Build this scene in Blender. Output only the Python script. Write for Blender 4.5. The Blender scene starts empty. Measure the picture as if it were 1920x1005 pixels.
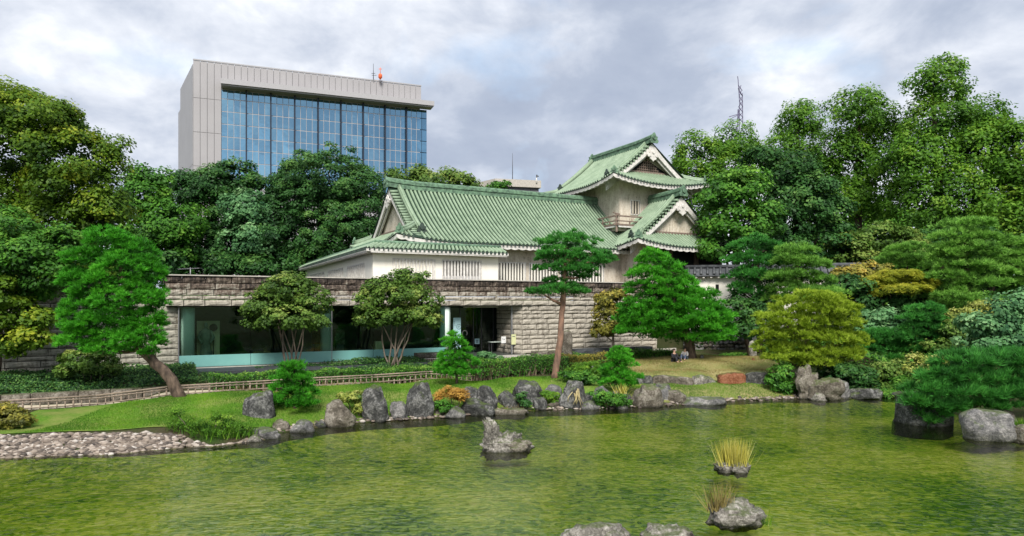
import bpy, bmesh, math, random
import numpy as np
from mathutils import Vector as V, Matrix, noise as mnoise
R = math.radians
scene = bpy.context.scene
COL = scene.collection
random.seed(7)
rng = np.random.default_rng(11)

# ------------------------------------------------------------------ camera, sky, sun, exposure
F = 1280.0      # focal length in pixels of the 1920 px wide photograph
H = 4.4         # eye height above the pond (m); the water lies at z = 0
HOR = 568.0     # row of the horizon
cd = bpy.data.cameras.new('camera'); cam = bpy.data.objects.new('camera', cd); COL.objects.link(cam)
cam.location = (0, 0, H); cam.rotation_euler = (R(90), 0, 0)
cd.sensor_width = 36; cd.lens = 36*F/1920; cd.shift_y = (HOR-502.5)/1920
cd.clip_start = .1; cd.clip_end = 6000
scene.camera = cam
SUN_EL, SUN_AZ = R(44), R(178)      # azimuth from +Y towards +X : behind the camera
w = bpy.data.worlds.new('World'); scene.world = w; w.use_nodes = True
nt = w.node_tree; nt.nodes.clear()
def wn(t, **k):
    n = nt.nodes.new(t)
    for a, b in k.items(): setattr(n, a, b)
    return n
out = wn('ShaderNodeOutputWorld'); bg = wn('ShaderNodeBackground'); bg.inputs[1].default_value = .095
sky = wn('ShaderNodeTexSky', sky_type='NISHITA', sun_disc=False, sun_elevation=SUN_EL, sun_rotation=SUN_AZ)
sky.air_density = 1.2; sky.dust_density = 1.0
tc = wn('ShaderNodeTexCoord'); sep = wn('ShaderNodeSeparateXYZ')
nt.links.new(tc.outputs['Generated'], sep.inputs[0])
def wm(op, a, b=None, clamp=False):
    n = wn('ShaderNodeMath', operation=op); n.use_clamp = clamp
    for i, v in enumerate((a, b)):
        if v is None: continue
        if isinstance(v, (int, float)): n.inputs[i].default_value = v
        else: nt.links.new(v, n.inputs[i])
    return n.outputs[0]
zz = wm('ADD', wm('MAXIMUM', sep.outputs[2], 0.0), .42)
cx, cy = wm('DIVIDE', sep.outputs[0], zz), wm('DIVIDE', sep.outputs[1], zz)
cmb = wn('ShaderNodeCombineXYZ'); nt.links.new(cx, cmb.inputs[0]); nt.links.new(cy, cmb.inputs[1])
def wnoise(scale, detail, rough, off, dist=0):
    m = wn('ShaderNodeMapping'); m.inputs['Location'].default_value = off; nt.links.new(cmb.outputs[0], m.inputs[0])
    n = wn('ShaderNodeTexNoise'); n.inputs['Scale'].default_value = scale; n.inputs['Detail'].default_value = detail
    n.inputs['Roughness'].default_value = rough; n.inputs['Distortion'].default_value = dist
    nt.links.new(m.outputs[0], n.inputs['Vector']); return n.outputs['Fac']
def wramp(fac, stops):
    r = wn('ShaderNodeValToRGB'); e = r.color_ramp.elements
    while len(e) < len(stops): e.new(.5)
    for x, (p, c) in zip(e, stops): x.position = p; x.color = (*c, 1)
    nt.links.new(fac, r.inputs[0]); return r.outputs[0]
n_big = wnoise(1.7, 7, .52, (3.1, 1.7, 0), .15)
n_fine = wnoise(5.0, 8, .58, (7.7, 2.2, 0), .25)
den = wm('ADD', wm('MULTIPLY', n_big, .62), wm('MULTIPLY', n_fine, .38))
cloud = wramp(den, [(.40, (7.6, 7.8, 8.1)), (.46, (5.7, 6.0, 6.6)), (.52, (4.3, 4.7, 5.5)), (.58, (3.3, 3.75, 4.65)), (.68, (2.7, 3.15, 4.1))])
gap = wramp(wnoise(1.9, 6, .55, (1.2, 8.4, 0), .3), [(.55, (0, 0, 0)), (.70, (.65, .65, .65))])
mixc = wn('ShaderNodeMixRGB'); nt.links.new(gap, mixc.inputs[0]); nt.links.new(cloud, mixc.inputs[1])
tint = wn('ShaderNodeMixRGB', blend_type='ADD'); tint.inputs[0].default_value = 1; tint.inputs[2].default_value = (1.4, 1.9, 2.4, 1)
nt.links.new(sky.outputs[0], tint.inputs[1])
nt.links.new(tint.outputs[0], mixc.inputs[2])
nt.links.new(mixc.outputs[0], bg.inputs[0]); nt.links.new(bg.outputs[0], out.inputs[0])
sl = bpy.data.lights.new('sun', 'SUN'); sl.energy = 3.1; sl.angle = R(20); sl.color = (1, .96, .9)
so = bpy.data.objects.new('sun', sl); COL.objects.link(so)
sdir = V((math.sin(SUN_AZ)*math.cos(SUN_EL), math.cos(SUN_AZ)*math.cos(SUN_EL), math.sin(SUN_EL)))
so.rotation_euler = sdir.to_track_quat('Z', 'Y').to_euler(); so.location = (0, -20, 60)
scene.view_settings.view_transform = 'Standard'; scene.view_settings.look = 'None'
scene.view_settings.gamma = 1; scene.view_settings.exposure = 0.66
scene.view_settings.use_curve_mapping = False
c = scene.cycles
c.max_bounces = 7; c.diffuse_bounces = 3; c.glossy_bounces = 3; c.transmission_bounces = 4; c.transparent_max_bounces = 12
c.use_denoising = True; c.caustics_reflective = False; c.caustics_refractive = False
c.sample_clamp_indirect = 6

# ------------------------------------------------------------------ coordinates
def at(X, Y, D): return V(((X-960)/F*D, D, H+(HOR-Y)/F*D))     # pixel of the photo + distance -> point
def gd(X, Y, z=0.0):                                             # pixel + height -> point
    return at(X, Y, (H-z)*F/(Y-HOR))
U = V((.8855, .4645, 0)); Wd = V((-.4645, .8855, 0)); A0 = V((-16.59, 33.44, 0))
def C(s, r, z=0.0): return A0 + U*s + Wd*r + V((0, 0, z))        # frame of museum and castle: along, away, up
def s_at(X, r):
    b = A0 + Wd*r; t = (X-960)/F
    return (t*b.y-b.x)/(U.x-U.y*t)
def z_at(p, Y): return H+(HOR-Y)/F*p.y

# ------------------------------------------------------------------ objects
WL = {}
def wloc(o): return WL.get(o.name, V((0, 0, 0)))
def reg(o, wl, parent):
    COL.objects.link(o); WL[o.name] = V(wl)
    if parent is not None:
        o.parent = parent; o.location = V(wl)-wloc(parent)
    else: o.location = wl
    return o
def tag(o, label=None, cat=None, group=None, kind=None):
    if label: o['label'] = label
    if cat: o['category'] = cat
    if group: o['group'] = group
    if kind: o['kind'] = kind
    return o
def thing(name, label, cat, loc, group=None):
    o = bpy.data.objects.new(name, None); o.empty_display_size = .2
    reg(o, V(loc), None); return tag(o, label, cat, group)
def mesh_np(name, v, f, smooth=False, attr=None):
    v = np.asarray(v, np.float32); f = np.asarray(f, np.int32)
    me = bpy.data.meshes.new(name); n, k = f.shape
    me.vertices.add(len(v)); me.vertices.foreach_set('co', v.ravel())
    me.loops.add(n*k); me.loops.foreach_set('vertex_index', f.ravel())
    me.polygons.add(n); me.polygons.foreach_set('loop_start', np.arange(0, n*k, k, dtype=np.int32))
    me.polygons.foreach_set('loop_total', np.full(n, k, np.int32))
    if smooth: me.polygons.foreach_set('use_smooth', np.ones(n, bool))
    if attr is not None:
        a = me.attributes.new('vary', 'FLOAT', 'POINT'); a.data.foreach_set('value', np.asarray(attr, np.float32))
    me.update(calc_edges=True); return me
def obj_np(name, v, f, mat, parent=None, smooth=False, attr=None, base=None):
    v = np.asarray(v, np.float32)
    if base is None:
        base = V(((v[:, 0].min()+v[:, 0].max())/2, (v[:, 1].min()+v[:, 1].max())/2, v[:, 2].min()))
    v = v-np.array(base, np.float32)
    me = mesh_np(name, v, f, smooth, attr); me.materials.append(mat)
    return reg(bpy.data.objects.new(name, me), base, parent)

class MB:
    def __init__(s): s.v = []; s.f = []; s.m = []; s.sm = []
    def add(s, vs, fs, mi=0, smooth=False):
        b = len(s.v); s.v += [V(p) for p in vs]
        s.f += [tuple(b+i for i in q) for q in fs]; s.m += [mi]*len(fs); s.sm += [smooth]*len(fs); return s
    def obox(s, o, a, b, c, mi=0):                 # corner o, edge vectors a b c
        o, a, b, c = V(o), V(a), V(b), V(c)
        p = [o, o+a, o+a+b, o+b, o+c, o+a+c, o+a+b+c, o+b+c]
        f = [(0, 3, 2, 1), (4, 5, 6, 7), (0, 1, 5, 4), (1, 2, 6, 5), (2, 3, 7, 6), (3, 0, 4, 7)]
        if a.cross(b).dot(c) < 0: f = [q[::-1] for q in f]
        return s.add(p, f, mi)
    def box(s, x0, x1, y0, y1, z0, z1, mi=0): return s.obox((x0, y0, z0), (x1-x0, 0, 0), (0, y1-y0, 0), (0, 0, z1-z0), mi)
    def cbox(s, s0, s1, r0, r1, z0, z1, mi=0): return s.obox(C(s0, r0, z0), U*(s1-s0), Wd*(r1-r0), (0, 0, z1-z0), mi)
    def bar(s, p, q, wdt, h=None, mi=0, up=(0, 0, 1)):
        p, q = V(p), V(q); d = q-p; h = h or wdt
        sd = d.cross(V(up))
        if sd.length < 1e-6: sd = d.cross(V((1, 0, 0)))
        sd.normalize(); u = sd.cross(d).normalized()
        return s.obox(p-sd*wdt/2-u*h/2, d, sd*wdt, u*h, mi)
    def tube(s, pts, rad, n=8, mi=0, caps=True, smooth=True):
        pts = [V(p) for p in pts]; vs, fs = [], []
        if not isinstance(rad, (list, tuple)): rad = [rad]*len(pts)
        ref = None
        for i, p in enumerate(pts):
            d = (pts[min(i+1, len(pts)-1)]-pts[max(i-1, 0)]).normalized()
            if ref is None: ref = d.orthogonal().normalized()
            a = (ref-d*ref.dot(d)).normalized(); ref = a; b = d.cross(a)
            for k in range(n):
                t = 2*math.pi*k/n; vs.append(p+(a*math.cos(t)+b*math.sin(t))*rad[i])
        for i in range(len(pts)-1):
            for k in range(n):
                k2 = (k+1) % n; fs.append((i*n+k, i*n+k2, (i+1)*n+k2, (i+1)*n+k))
        s.add(vs, fs, mi, smooth)
        if caps:
            b = len(s.v)-len(vs)
            s.f += [tuple(b+k for k in range(n))[::-1], tuple(b+(len(pts)-1)*n+k for k in range(n))]
            s.m += [mi]*2; s.sm += [False]*2
        return s
    def prism(s, poly, d, mi=0):                   # closed planar outline (list of points) extruded by d
        poly = [V(p) for p in poly]; n = len(poly); d = V(d)
        vs = poly+[p+d for p in poly]
        fs = [tuple(range(n))[::-1], tuple(range(n, 2*n))]+[(i, (i+1) % n, n+(i+1) % n, n+i) for i in range(n)]
        return s.add(vs, fs, mi)
    def build(s, name, mats, parent=None, base=None):
        me = bpy.data.meshes.new(name)
        if not isinstance(mats, (list, tuple)): mats = [mats]
        xs = np.array([tuple(p) for p in s.v])
        if base is None: base = V(((xs[:, 0].min()+xs[:, 0].max())/2, (xs[:, 1].min()+xs[:, 1].max())/2, xs[:, 2].min()))
        me.from_pydata([tuple(p-base) for p in s.v], [], s.f)
        for m in mats: me.materials.append(m)
        me.polygons.foreach_set('material_index', s.m); me.polygons.foreach_set('use_smooth', s.sm)
        me.update(); return reg(bpy.data.objects.new(name, me), base, parent)

# ------------------------------------------------------------------ materials
class NT:
    def __init__(s, name):
        s.m = bpy.data.materials.new(name); s.m.use_nodes = True; s.t = s.m.node_tree; s.t.nodes.clear()
        s.out = s.n('ShaderNodeOutputMaterial'); s.tc = s.n('ShaderNodeTexCoord'); s.geo = s.n('ShaderNodeNewGeometry')
    def n(s, t, **k):
        x = s.t.nodes.new(t)
        for a, b in k.items(): setattr(x, a, b)
        return x
    def l(s, a, b): s.t.links.new(a, b)
    def put(s, v, i):
        if isinstance(v, (int, float)): i.default_value = v
        elif isinstance(v, (tuple, list)): i.default_value = (*v, 1) if len(v) == 3 and i.type == 'RGBA' else v
        else: s.l(v, i)
    def pos(s, scale=(1, 1, 1), rz=0):
        m = s.n('ShaderNodeMapping'); m.inputs['Scale'].default_value = scale; m.inputs['Rotation'].default_value = (0, 0, rz)
        s.l(s.geo.outputs['Position'], m.inputs[0]); return m.outputs[0]
    def noise(s, scale, detail=4, rough=.55, vec=None, dist=0):
        x = s.n('ShaderNodeTexNoise'); x.inputs['Scale'].default_value = scale; x.inputs['Detail'].default_value = detail
        x.inputs['Roughness'].default_value = rough; x.inputs['Distortion'].default_value = dist
        s.l(vec if vec is not None else s.pos(), x.inputs['Vector']); return x.outputs['Fac']
    def voro(s, scale, vec=None, feature='F1', out='Distance'):
        x = s.n('ShaderNodeTexVoronoi', feature=feature); x.inputs['Scale'].default_value = scale
        s.l(vec if vec is not None else s.pos(), x.inputs['Vector']); return x.outputs[out]
    def math(s, op, a, b=None, clamp=False):
        x = s.n('ShaderNodeMath', operation=op); x.use_clamp = clamp; s.put(a, x.inputs[0])
        if b is not None: s.put(b, x.inputs[1])
        return x.outputs[0]
    def ramp(s, fac, stops):
        r = s.n('ShaderNodeValToRGB'); e = r.color_ramp.elements
        while len(e) < len(stops): e.new(.5)
        for x, (p, c) in zip(e, stops):
            x.position = p; x.color = (*c, 1) if not isinstance(c, (int, float)) else (c, c, c, 1)
        s.l(fac, r.inputs[0]); return r.outputs[0]
    def mix(s, fac, a, b, mode='MIX'):
        x = s.n('ShaderNodeMixRGB', blend_type=mode); s.put(fac, x.inputs[0]); s.put(a, x.inputs[1]); s.put(b, x.inputs[2]); return x.outputs[0]
    def bump(s, h, strength=.5, dist=.02):
        b = s.n('ShaderNodeBump'); b.inputs['Strength'].default_value = strength; b.inputs['Distance'].default_value = dist
        s.l(h, b.inputs['Height']); return b.outputs[0]
    def objrand(s): return s.n('ShaderNodeObjectInfo').outputs['Random']
    def attr(s, nm='vary'): return s.n('ShaderNodeAttribute', attribute_name=nm).outputs['Fac']
    def bsdf(s, col, rough=.7, spec=.3, metal=0, normal=None):
        b = s.n('ShaderNodeBsdfPrincipled'); s.put(col, b.inputs['Base Color']); s.put(rough, b.inputs['Roughness'])
        b.inputs['Specular IOR Level'].default_value = spec; b.inputs['Metallic'].default_value = metal
        if normal is not None: s.l(normal, b.inputs['Normal'])
        return b.outputs[0]
    def done(s, sh): s.l(sh, s.out.inputs[0]); return s.m
M = {}
def simple(name, c1, c2=None, rough=.7, spec=.3, metal=0, scale=3, bump=0, bscale=20, stretch=(1, 1, 1)):
    t = NT(name); c2 = c2 or tuple(x*.75 for x in c1)
    col = t.mix(t.ramp(t.noise(scale, 6, .6, t.pos(stretch)), [(.35, 0), (.65, 1)]), c1, c2)
    nm = t.bump(t.noise(bscale, 4), bump, .01) if bump else None
    M[name] = t.done(t.bsdf(col, rough, spec, metal, nm)); return M[name]
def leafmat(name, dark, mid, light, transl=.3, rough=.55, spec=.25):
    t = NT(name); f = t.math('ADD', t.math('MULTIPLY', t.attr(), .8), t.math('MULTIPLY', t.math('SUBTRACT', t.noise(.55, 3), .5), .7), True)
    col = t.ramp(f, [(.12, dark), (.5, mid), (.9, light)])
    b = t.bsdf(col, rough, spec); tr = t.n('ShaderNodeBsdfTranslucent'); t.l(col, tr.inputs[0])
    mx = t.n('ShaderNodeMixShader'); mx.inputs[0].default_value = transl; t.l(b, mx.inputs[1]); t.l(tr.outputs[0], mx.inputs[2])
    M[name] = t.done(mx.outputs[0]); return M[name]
# stone courses: pale worn faces with dark vertical run-off stains, heavier near the top
def stonemat(name, pale, brown, dark, amount):
    t = NT(name)
    fine = t.noise(9, 7, .65); streak = t.noise(1.0, 6, .7, t.pos((7, 7, .9)))
    sp = t.n('ShaderNodeSeparateXYZ'); t.l(t.geo.outputs['Position'], sp.inputs[0])
    hgt = t.math('MULTIPLY', t.math('SUBTRACT', sp.outputs[2], 4.7), .22, False)
    f = t.math('ADD', t.math('ADD', t.math('MULTIPLY', streak, .6), t.math('MULTIPLY', fine, .4)), t.math('MAXIMUM', hgt, -.05))
    f = t.math('ADD', f, t.math('MULTIPLY', t.math('SUBTRACT', t.objrand(), .5), .09))
    f = t.math('ADD', f, amount)
    col = t.ramp(f, [(.42, pale), (.52, tuple(x*.72 for x in pale)), (.6, brown), (.72, dark)])
    nm = t.bump(t.math('ADD', fine, t.math('MULTIPLY', t.noise(28, 4), .5)), .8, .035)
    M[name] = t.done(t.bsdf(col, .85, .2, 0, nm)); return M[name]
stonemat('stone_course', (.44, .40, .33), (.15, .115, .09), (.035, .028, .024), 0)
stonemat('stone_left', (.40, .38, .31), (.13, .11, .08), (.03, .027, .02), .03)
# copper green roof
t = NT('roof_green')
f = t.noise(1.1, 7, .72); f2 = t.noise(9, 6, .7, t.pos((1, 1, .35)))
col = t.ramp(t.math('ADD', t.math('MULTIPLY', f, .6), t.math('MULTIPLY', f2, .4)), [(.34, (.11, .16, .10)), (.43, (.20, .275, .18)), (.53, (.25, .335, .22)), (.68, (.35, .43, .31))])
M['roof_green'] = t.done(t.bsdf(col, .55, .3, 0, t.bump(f2, .3, .01)))
simple('roof_gutter', (.012, .03, .017), (.03, .06, .035), .7, .2, 0, 6)
simple('roof_ridge', (.17, .29, .18), (.06, .10, .07), .6, .3, 0, 4)
simple('roof_dark', (.025, .035, .03), (.06, .09, .07), .6)
t = NT('plaster')
col = t.ramp(t.math('ADD', t.math('MULTIPLY', t.noise(1.2, 7, .7, t.pos((2, 2, .6))), .7), t.math('MULTIPLY', t.noise(9, 5), .3)), [(.28, (.74, .68, .56)), (.44, (.86, .815, .71)), (.7, (.88, .84, .75))])
M['plaster'] = t.done(t.bsdf(col, .85, .2))
t = NT('plaster_dark')  # darker plaster tone with upright streaks
col = t.ramp(t.math('ADD', t.math('MULTIPLY', t.noise(1.4, 7, .75, t.pos((2.5, 2.5, .7))), .65), t.math('MULTIPLY', t.noise(8, 6), .35)), [(.33, (.22, .18, .13)), (.46, (.55, .48, .38)), (.62, (.70, .64, .54))])
M['plaster_dark'] = t.done(t.bsdf(col, .85, .2))
simple('white_trim', (.74, .71, .66), (.52, .49, .45), .8, .2, 0, 5)
simple('wood_grey', (.26, .20, .16), (.14, .10, .08), .8, .2, 0, 8)
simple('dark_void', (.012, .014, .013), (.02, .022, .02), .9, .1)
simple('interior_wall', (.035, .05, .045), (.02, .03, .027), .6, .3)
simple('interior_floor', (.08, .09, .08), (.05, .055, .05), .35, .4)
simple('speckled_column', (.74, .82, .76), (.52, .62, .55), .5, .4, 0, 60)
simple('metal_grey', (.30, .30, .30), (.20, .20, .21), .45, .5, .4)
simple('metal_dark', (.06, .06, .065), (.09, .09, .10), .5, .4, .3)
simple('concrete_pale', (.52, .48, .42), (.38, .35, .31), .85, .2, 0, 4)
simple('path_sand', (.56, .49, .36), (.44, .38, .28), .95, .1, 0, 12)
simple('slate_dark', (.035, .04, .045), (.07, .075, .08), .6, .3, 0, 2)
simple('cladding', (.36, .345, .35), (.33, .315, .32), .5, .4, 0, .15)
simple('cladding_side', (.34, .33, .335), (.31, .30, .305), .5, .4, 0, .15)
simple('canopy', (.40, .39, .395), (.36, .35, .36), .5)
simple('fin_navy', (.012, .018, .035), (.018, .025, .045), .5)
simple('bark', (.16, .115, .085), (.05, .038, .03), .9, .1, 0, 7, .9, 14, (1, 1, .35))
simple('bark_red', (.31, .18, .125), (.13, .085, .065), .9, .1, 0, 5, .7, 14, (1, 1, .4))
simple('bark_pale', (.22, .18, .14), (.10, .085, .065), .9, .1, 0, 9, .5, 18, (1, 1, .3))
simple('bamboo', (.33, .26, .20), (.20, .155, .12), .75, .2, 0, 12)
simple('orange_paint', (.85, .16, .05), (.7, .12, .04), .5)
simple('tile_black', (.05, .055, .06), (.11, .115, .12), .5, .4, 0, 3)
simple('soil', (.055, .055, .025), (.03, .045, .015), .95, .1, 0, 1.2)
simple('cloth_cream', (.62, .56, .36), (.52, .46, .28), .8)
# rocks
def rockmat(name, a, b, c_, scale=2.2):
    t = NT(name); n1 = t.noise(scale, 9, .72, None, .6); n2 = t.noise(scale*6, 6, .7); v = t.voro(scale*1.6, None, 'DISTANCE_TO_EDGE')
    crack = t.ramp(v, [(0, .25), (.035, 1)])
    f = t.math('ADD', t.math('MULTIPLY', n1, .6), t.math('MULTIPLY', n2, .4))
    col = t.ramp(f, [(.38, a), (.5, b), (.61, c_)])
    nz = t.n('ShaderNodeSeparateXYZ'); t.l(t.geo.outputs['Normal'], nz.inputs[0]); pz = t.n('ShaderNodeSeparateXYZ'); t.l(t.geo.outputs['Position'], pz.inputs[0])
    ms = t.math('ADD', t.math('MULTIPLY', nz.outputs[2], .35), t.noise(1.9, 5, .7))
    col = t.mix(t.ramp(ms, [(.72, 0), (.86, .75)]), col, (.07, .10, .02))
    wet = t.ramp(t.math('ADD', pz.outputs[2], t.math('MULTIPLY', n2, .06)), [(.05, .62), (.13, 0)])
    col = t.mix(wet, col, (.02, .022, .012))
    nm = t.bump(t.math('ADD', f, t.math('MULTIPLY', crack, .12)), 1.0, .12)
    M[name] = t.done(t.bsdf(col, .85, .25, 0, nm))
rockmat('rock_dark', (.016, .017, .016), (.068, .068, .064), (.27, .265, .25))
rockmat('rock_grey', (.05, .05, .05), (.16, .155, .15), (.36, .34, .32))
rockmat('rock_brown', (.045, .038, .028), (.145, .125, .098), (.33, .30, .25))
rockmat('rock_pale', (.045, .04, .034), (.24, .22, .19), (.58, .54, .48), 3)
rockmat('rock_red', (.06, .02, .012), (.21, .075, .035), (.34, .16, .09))
# glass of the museum: green tinted sheet that mirrors the garden
def glassmat(name, tintc, refl):
    t = NT(name); fr = t.n('ShaderNodeFresnel'); fr.inputs[0].default_value = 1.5
    tr = t.n('ShaderNodeBsdfTransparent'); tr.inputs[0].default_value = (*tintc, 1)
    gl = t.n('ShaderNodeBsdfGlossy'); gl.inputs['Roughness'].default_value = .02; gl.inputs[0].default_value = (*refl, 1)
    mx = t.n('ShaderNodeMixShader'); t.l(fr.outputs[0], mx.inputs[0]); t.l(tr.outputs[0], mx.inputs[1]); t.l(gl.outputs[0], mx.inputs[2])
    M[name] = t.done(mx.outputs[0])
glassmat('museum_glass', (.78, .93, .87), (.9, 1, .95))
simple('frosted', (.20, .44, .40), (.16, .38, .35), .35, .5, 0, .8)
# office curtain wall
t = NT('office_glass')
g = t.n('ShaderNodeBsdfGlossy'); g.inputs['Roughness'].default_value = .03; g.inputs[0].default_value = (.25, .45, .58, 1)
t.l(t.bump(t.noise(.35, 2), .06, .3), g.inputs['Normal'])
d = t.bsdf((.02, .06, .12), .2, .5); mx = t.n('ShaderNodeMixShader'); mx.inputs[0].default_value = .82
t.l(d, mx.inputs[1]); t.l(g.outputs[0], mx.inputs[2]); M['office_glass'] = t.done(mx.outputs[0])
# leaves
leafmat('pine_bright', (0.017, 0.103, 0.007), (0.080, 0.392, 0.020), (0.230, 0.675, 0.054), .3)
leafmat('pine_deep', (0.016, 0.08, 0.014), (0.065, 0.29, 0.040), (0.19, 0.52, 0.085), .25)
leafmat('pine_soft', (0.05, 0.14, 0.021), (0.20, 0.44, 0.06), (0.44, 0.70, 0.15), .28)
leafmat('pine_yellow', (.11, .19, .008), (.35, .49, .035), (.64, .72, .14), .33)
leafmat('leaf_zelkova', (0.023, 0.069, 0.006), (0.123, 0.232, 0.014), (0.459, 0.486, 0.041), .38)
leafmat('leaf_dark', (0.009, 0.039, 0.009), (0.043, 0.138, 0.026), (0.176, 0.324, 0.068), .28)
leafmat('leaf_mid', (0.014, 0.057, 0.007), (0.072, 0.225, 0.020), (0.243, 0.446, 0.054), .32)
leafmat('leaf_light', (0.023, 0.086, 0.007), (0.12, 0.28, 0.02), (0.36, 0.52, 0.06), .38)
leafmat('leaf_pale', (0.023, 0.086, 0.034), (0.131, 0.304, 0.109), (0.459, 0.675, 0.324), .28)
leafmat('leaf_autumn', (0.057, 0.069, 0.014), (0.290, 0.275, 0.043), (0.648, 0.459, 0.095), .3)
leafmat('leaf_gold', (.12, .17, .01), (.38, .40, .03), (.68, .62, .10), .4)
leafmat('leaf_hedge', (0.014, 0.057, 0.007), (0.080, 0.246, 0.023), (0.324, 0.486, 0.081), .28)
leafmat('leaf_olive', (0.025, 0.065, 0.009), (0.11, 0.21, 0.029), (0.42, 0.48, 0.12), .3)
leafmat('leaf_orange', (.25, .12, .02), (.60, .36, .07), (.80, .62, .24), .3)
leafmat('leaf_variegated', (.03, .11, .015), (.34, .38, .07), (.75, .70, .28), .25)
leafmat('grass_blades', (.05, .14, .008), (.11, .26, .014), (.24, .40, .03), .3)
leafmat('grass_gold', (.30, .28, .05), (.60, .54, .10), (.82, .78, .35), .3)
leafmat('grass_dry', (.16, .13, .04), (.35, .28, .10), (.55, .46, .22), .3)
leafmat('twig', (.10, .07, .05), (.20, .15, .10), (.32, .26, .19), 0)
def lawnmat(name, a, b, c_, dry, dryamt):
    t = NT(name); n1 = t.noise(.45, 4); n2 = t.noise(14, 5, .7); n3 = t.noise(60, 3, .7)
    f = t.math('ADD', t.math('ADD', t.math('MULTIPLY', n1, .35), t.math('MULTIPLY', n2, .35)), t.math('MULTIPLY', n3, .3))
    col = t.ramp(f, [(.38, a), (.5, b), (.62, c_)])
    col = t.mix(t.ramp(t.math('ADD', t.math('MULTIPLY', t.noise(.8, 6, .65), .75), t.math('MULTIPLY', n2, .25)), [(.5-dryamt*.25, 0), (.66-dryamt*.1, 1)]), col, dry)
    M[name] = t.done(t.bsdf(col, .9, .15, 0, t.bump(t.math('ADD', n2, n3), .9, .05)))
lawnmat('lawn', (.05, .15, .01), (.11, .25, .02), (.19, .34, .035), (.27, .30, .08), .32)
lawnmat('lawn_dry', (.09, .16, .025), (.20, .24, .06), (.32, .30, .11), (.40, .34, .15), .35)
lawnmat('ground_rough', (.02, .05, .008), (.04, .09, .012), (.08, .12, .02), (.08, .065, .035), .6)
# pond
t = NT('pond_bed')
wx = t.n('ShaderNodeVectorMath', operation='ADD'); nw = t.n('ShaderNodeTexNoise'); nw.inputs['Scale'].default_value = 2.6; t.l(t.pos(), nw.inputs['Vector'])
ws = t.n('ShaderNodeVectorMath', operation='SCALE'); ws.inputs['Scale'].default_value = .5; t.l(nw.outputs['Color'], ws.inputs[0]); t.l(t.pos(), wx.inputs[0]); t.l(ws.outputs[0], wx.inputs[1])  # bed colours warped to paint in the refraction of the ripples
vc = t.voro(8.5, wx.outputs[0], 'F1', 'Color'); sepc = t.n('ShaderNodeSeparateColor'); t.l(vc, sepc.inputs[0])
f = t.math('ADD', t.math('ADD', t.math('MULTIPLY', t.noise(.22, 4, .6), .61), t.math('MULTIPLY', sepc.outputs[0], .15)), t.math('MULTIPLY', t.noise(3.4, 3, .6, wx.outputs[0]), .24))
col = t.ramp(f, [(.37, (.05, .13, .015)), (.44, (.20, .32, .03)), (.51, (.34, .42, .06)), (.59, (.56, .58, .14)), (.69, (.68, .62, .32))])
M['pond_bed'] = t.done(t.bsdf(col, .9, .1))
t = NT('pond_water')
wv = t.pos((.6, 1.0, 1)); h = t.math('ADD', t.math('MULTIPLY', t.noise(8.5, 2.5, .5, wv, .6), .7), t.math('MULTIPLY', t.noise(2.2, 2, .5, wv), .8))
nm = t.bump(h, 1.0, .026)
fr = t.n('ShaderNodeFresnel'); fr.inputs[0].default_value = 1.45; t.l(nm, fr.inputs['Normal'])
tr = t.n('ShaderNodeBsdfTransparent'); tr.inputs[0].default_value = (.86, .93, .62, 1)
gl = t.n('ShaderNodeBsdfGlossy'); gl.inputs['Roughness'].default_value = .03; t.l(nm, gl.inputs['Normal'])
mx = t.n('ShaderNodeMixShader'); t.l(fr.outputs[0], mx.inputs[0]); t.l(tr.outputs[0], mx.inputs[1]); t.l(gl.outputs[0], mx.inputs[2])
M['pond_water'] = t.done(mx.outputs[0])

# ------------------------------------------------------------------ terrain
POND = [gd(X, Y) for X, Y in ((0, 857), (200, 849), (350, 837), (470, 827), (520, 813), (600, 801), (680, 793), (830, 784), (900, 777), (1000, 769),
        (1100, 767), (1230, 763), (1360, 753), (1480, 748), (1590, 748), (1640, 743), (1720, 748), (1770, 770), (1840, 790), (1895, 815))]
POND = [V((-24, 19, 0)), V((-17.5, 19.1, 0))]+POND+[V((17.5, 20, 0)), V((18.5, 12, 0)), V((14, 3.5, 0)), V((-14, 3.5, 0)), V((-24, 8, 0))]
PP = np.array([(p.x, p.y) for p in POND])
def sdist(x, y):            # signed distance to the pond's edge, negative inside
    x, y = np.atleast_1d(x).astype(float), np.atleast_1d(y).astype(float)
    d = np.full(x.shape, 1e9); ins = np.zeros(x.shape, bool); n = len(PP)
    for i in range(n):
        a, b = PP[i], PP[(i+1) % n]; e = b-a
        t_ = np.clip(((x-a[0])*e[0]+(y-a[1])*e[1])/(e@e), 0, 1)
        d = np.minimum(d, np.hypot(x-a[0]-t_*e[0], y-a[1]-t_*e[1]))
        cnd = ((a[1] > y) != (b[1] > y)) & (x < (b[0]-a[0])*(y-a[1])/(b[1]-a[1]+1e-12)+a[0])
        ins ^= cnd
    return np.where(ins, -d, d)
CP = []
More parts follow.
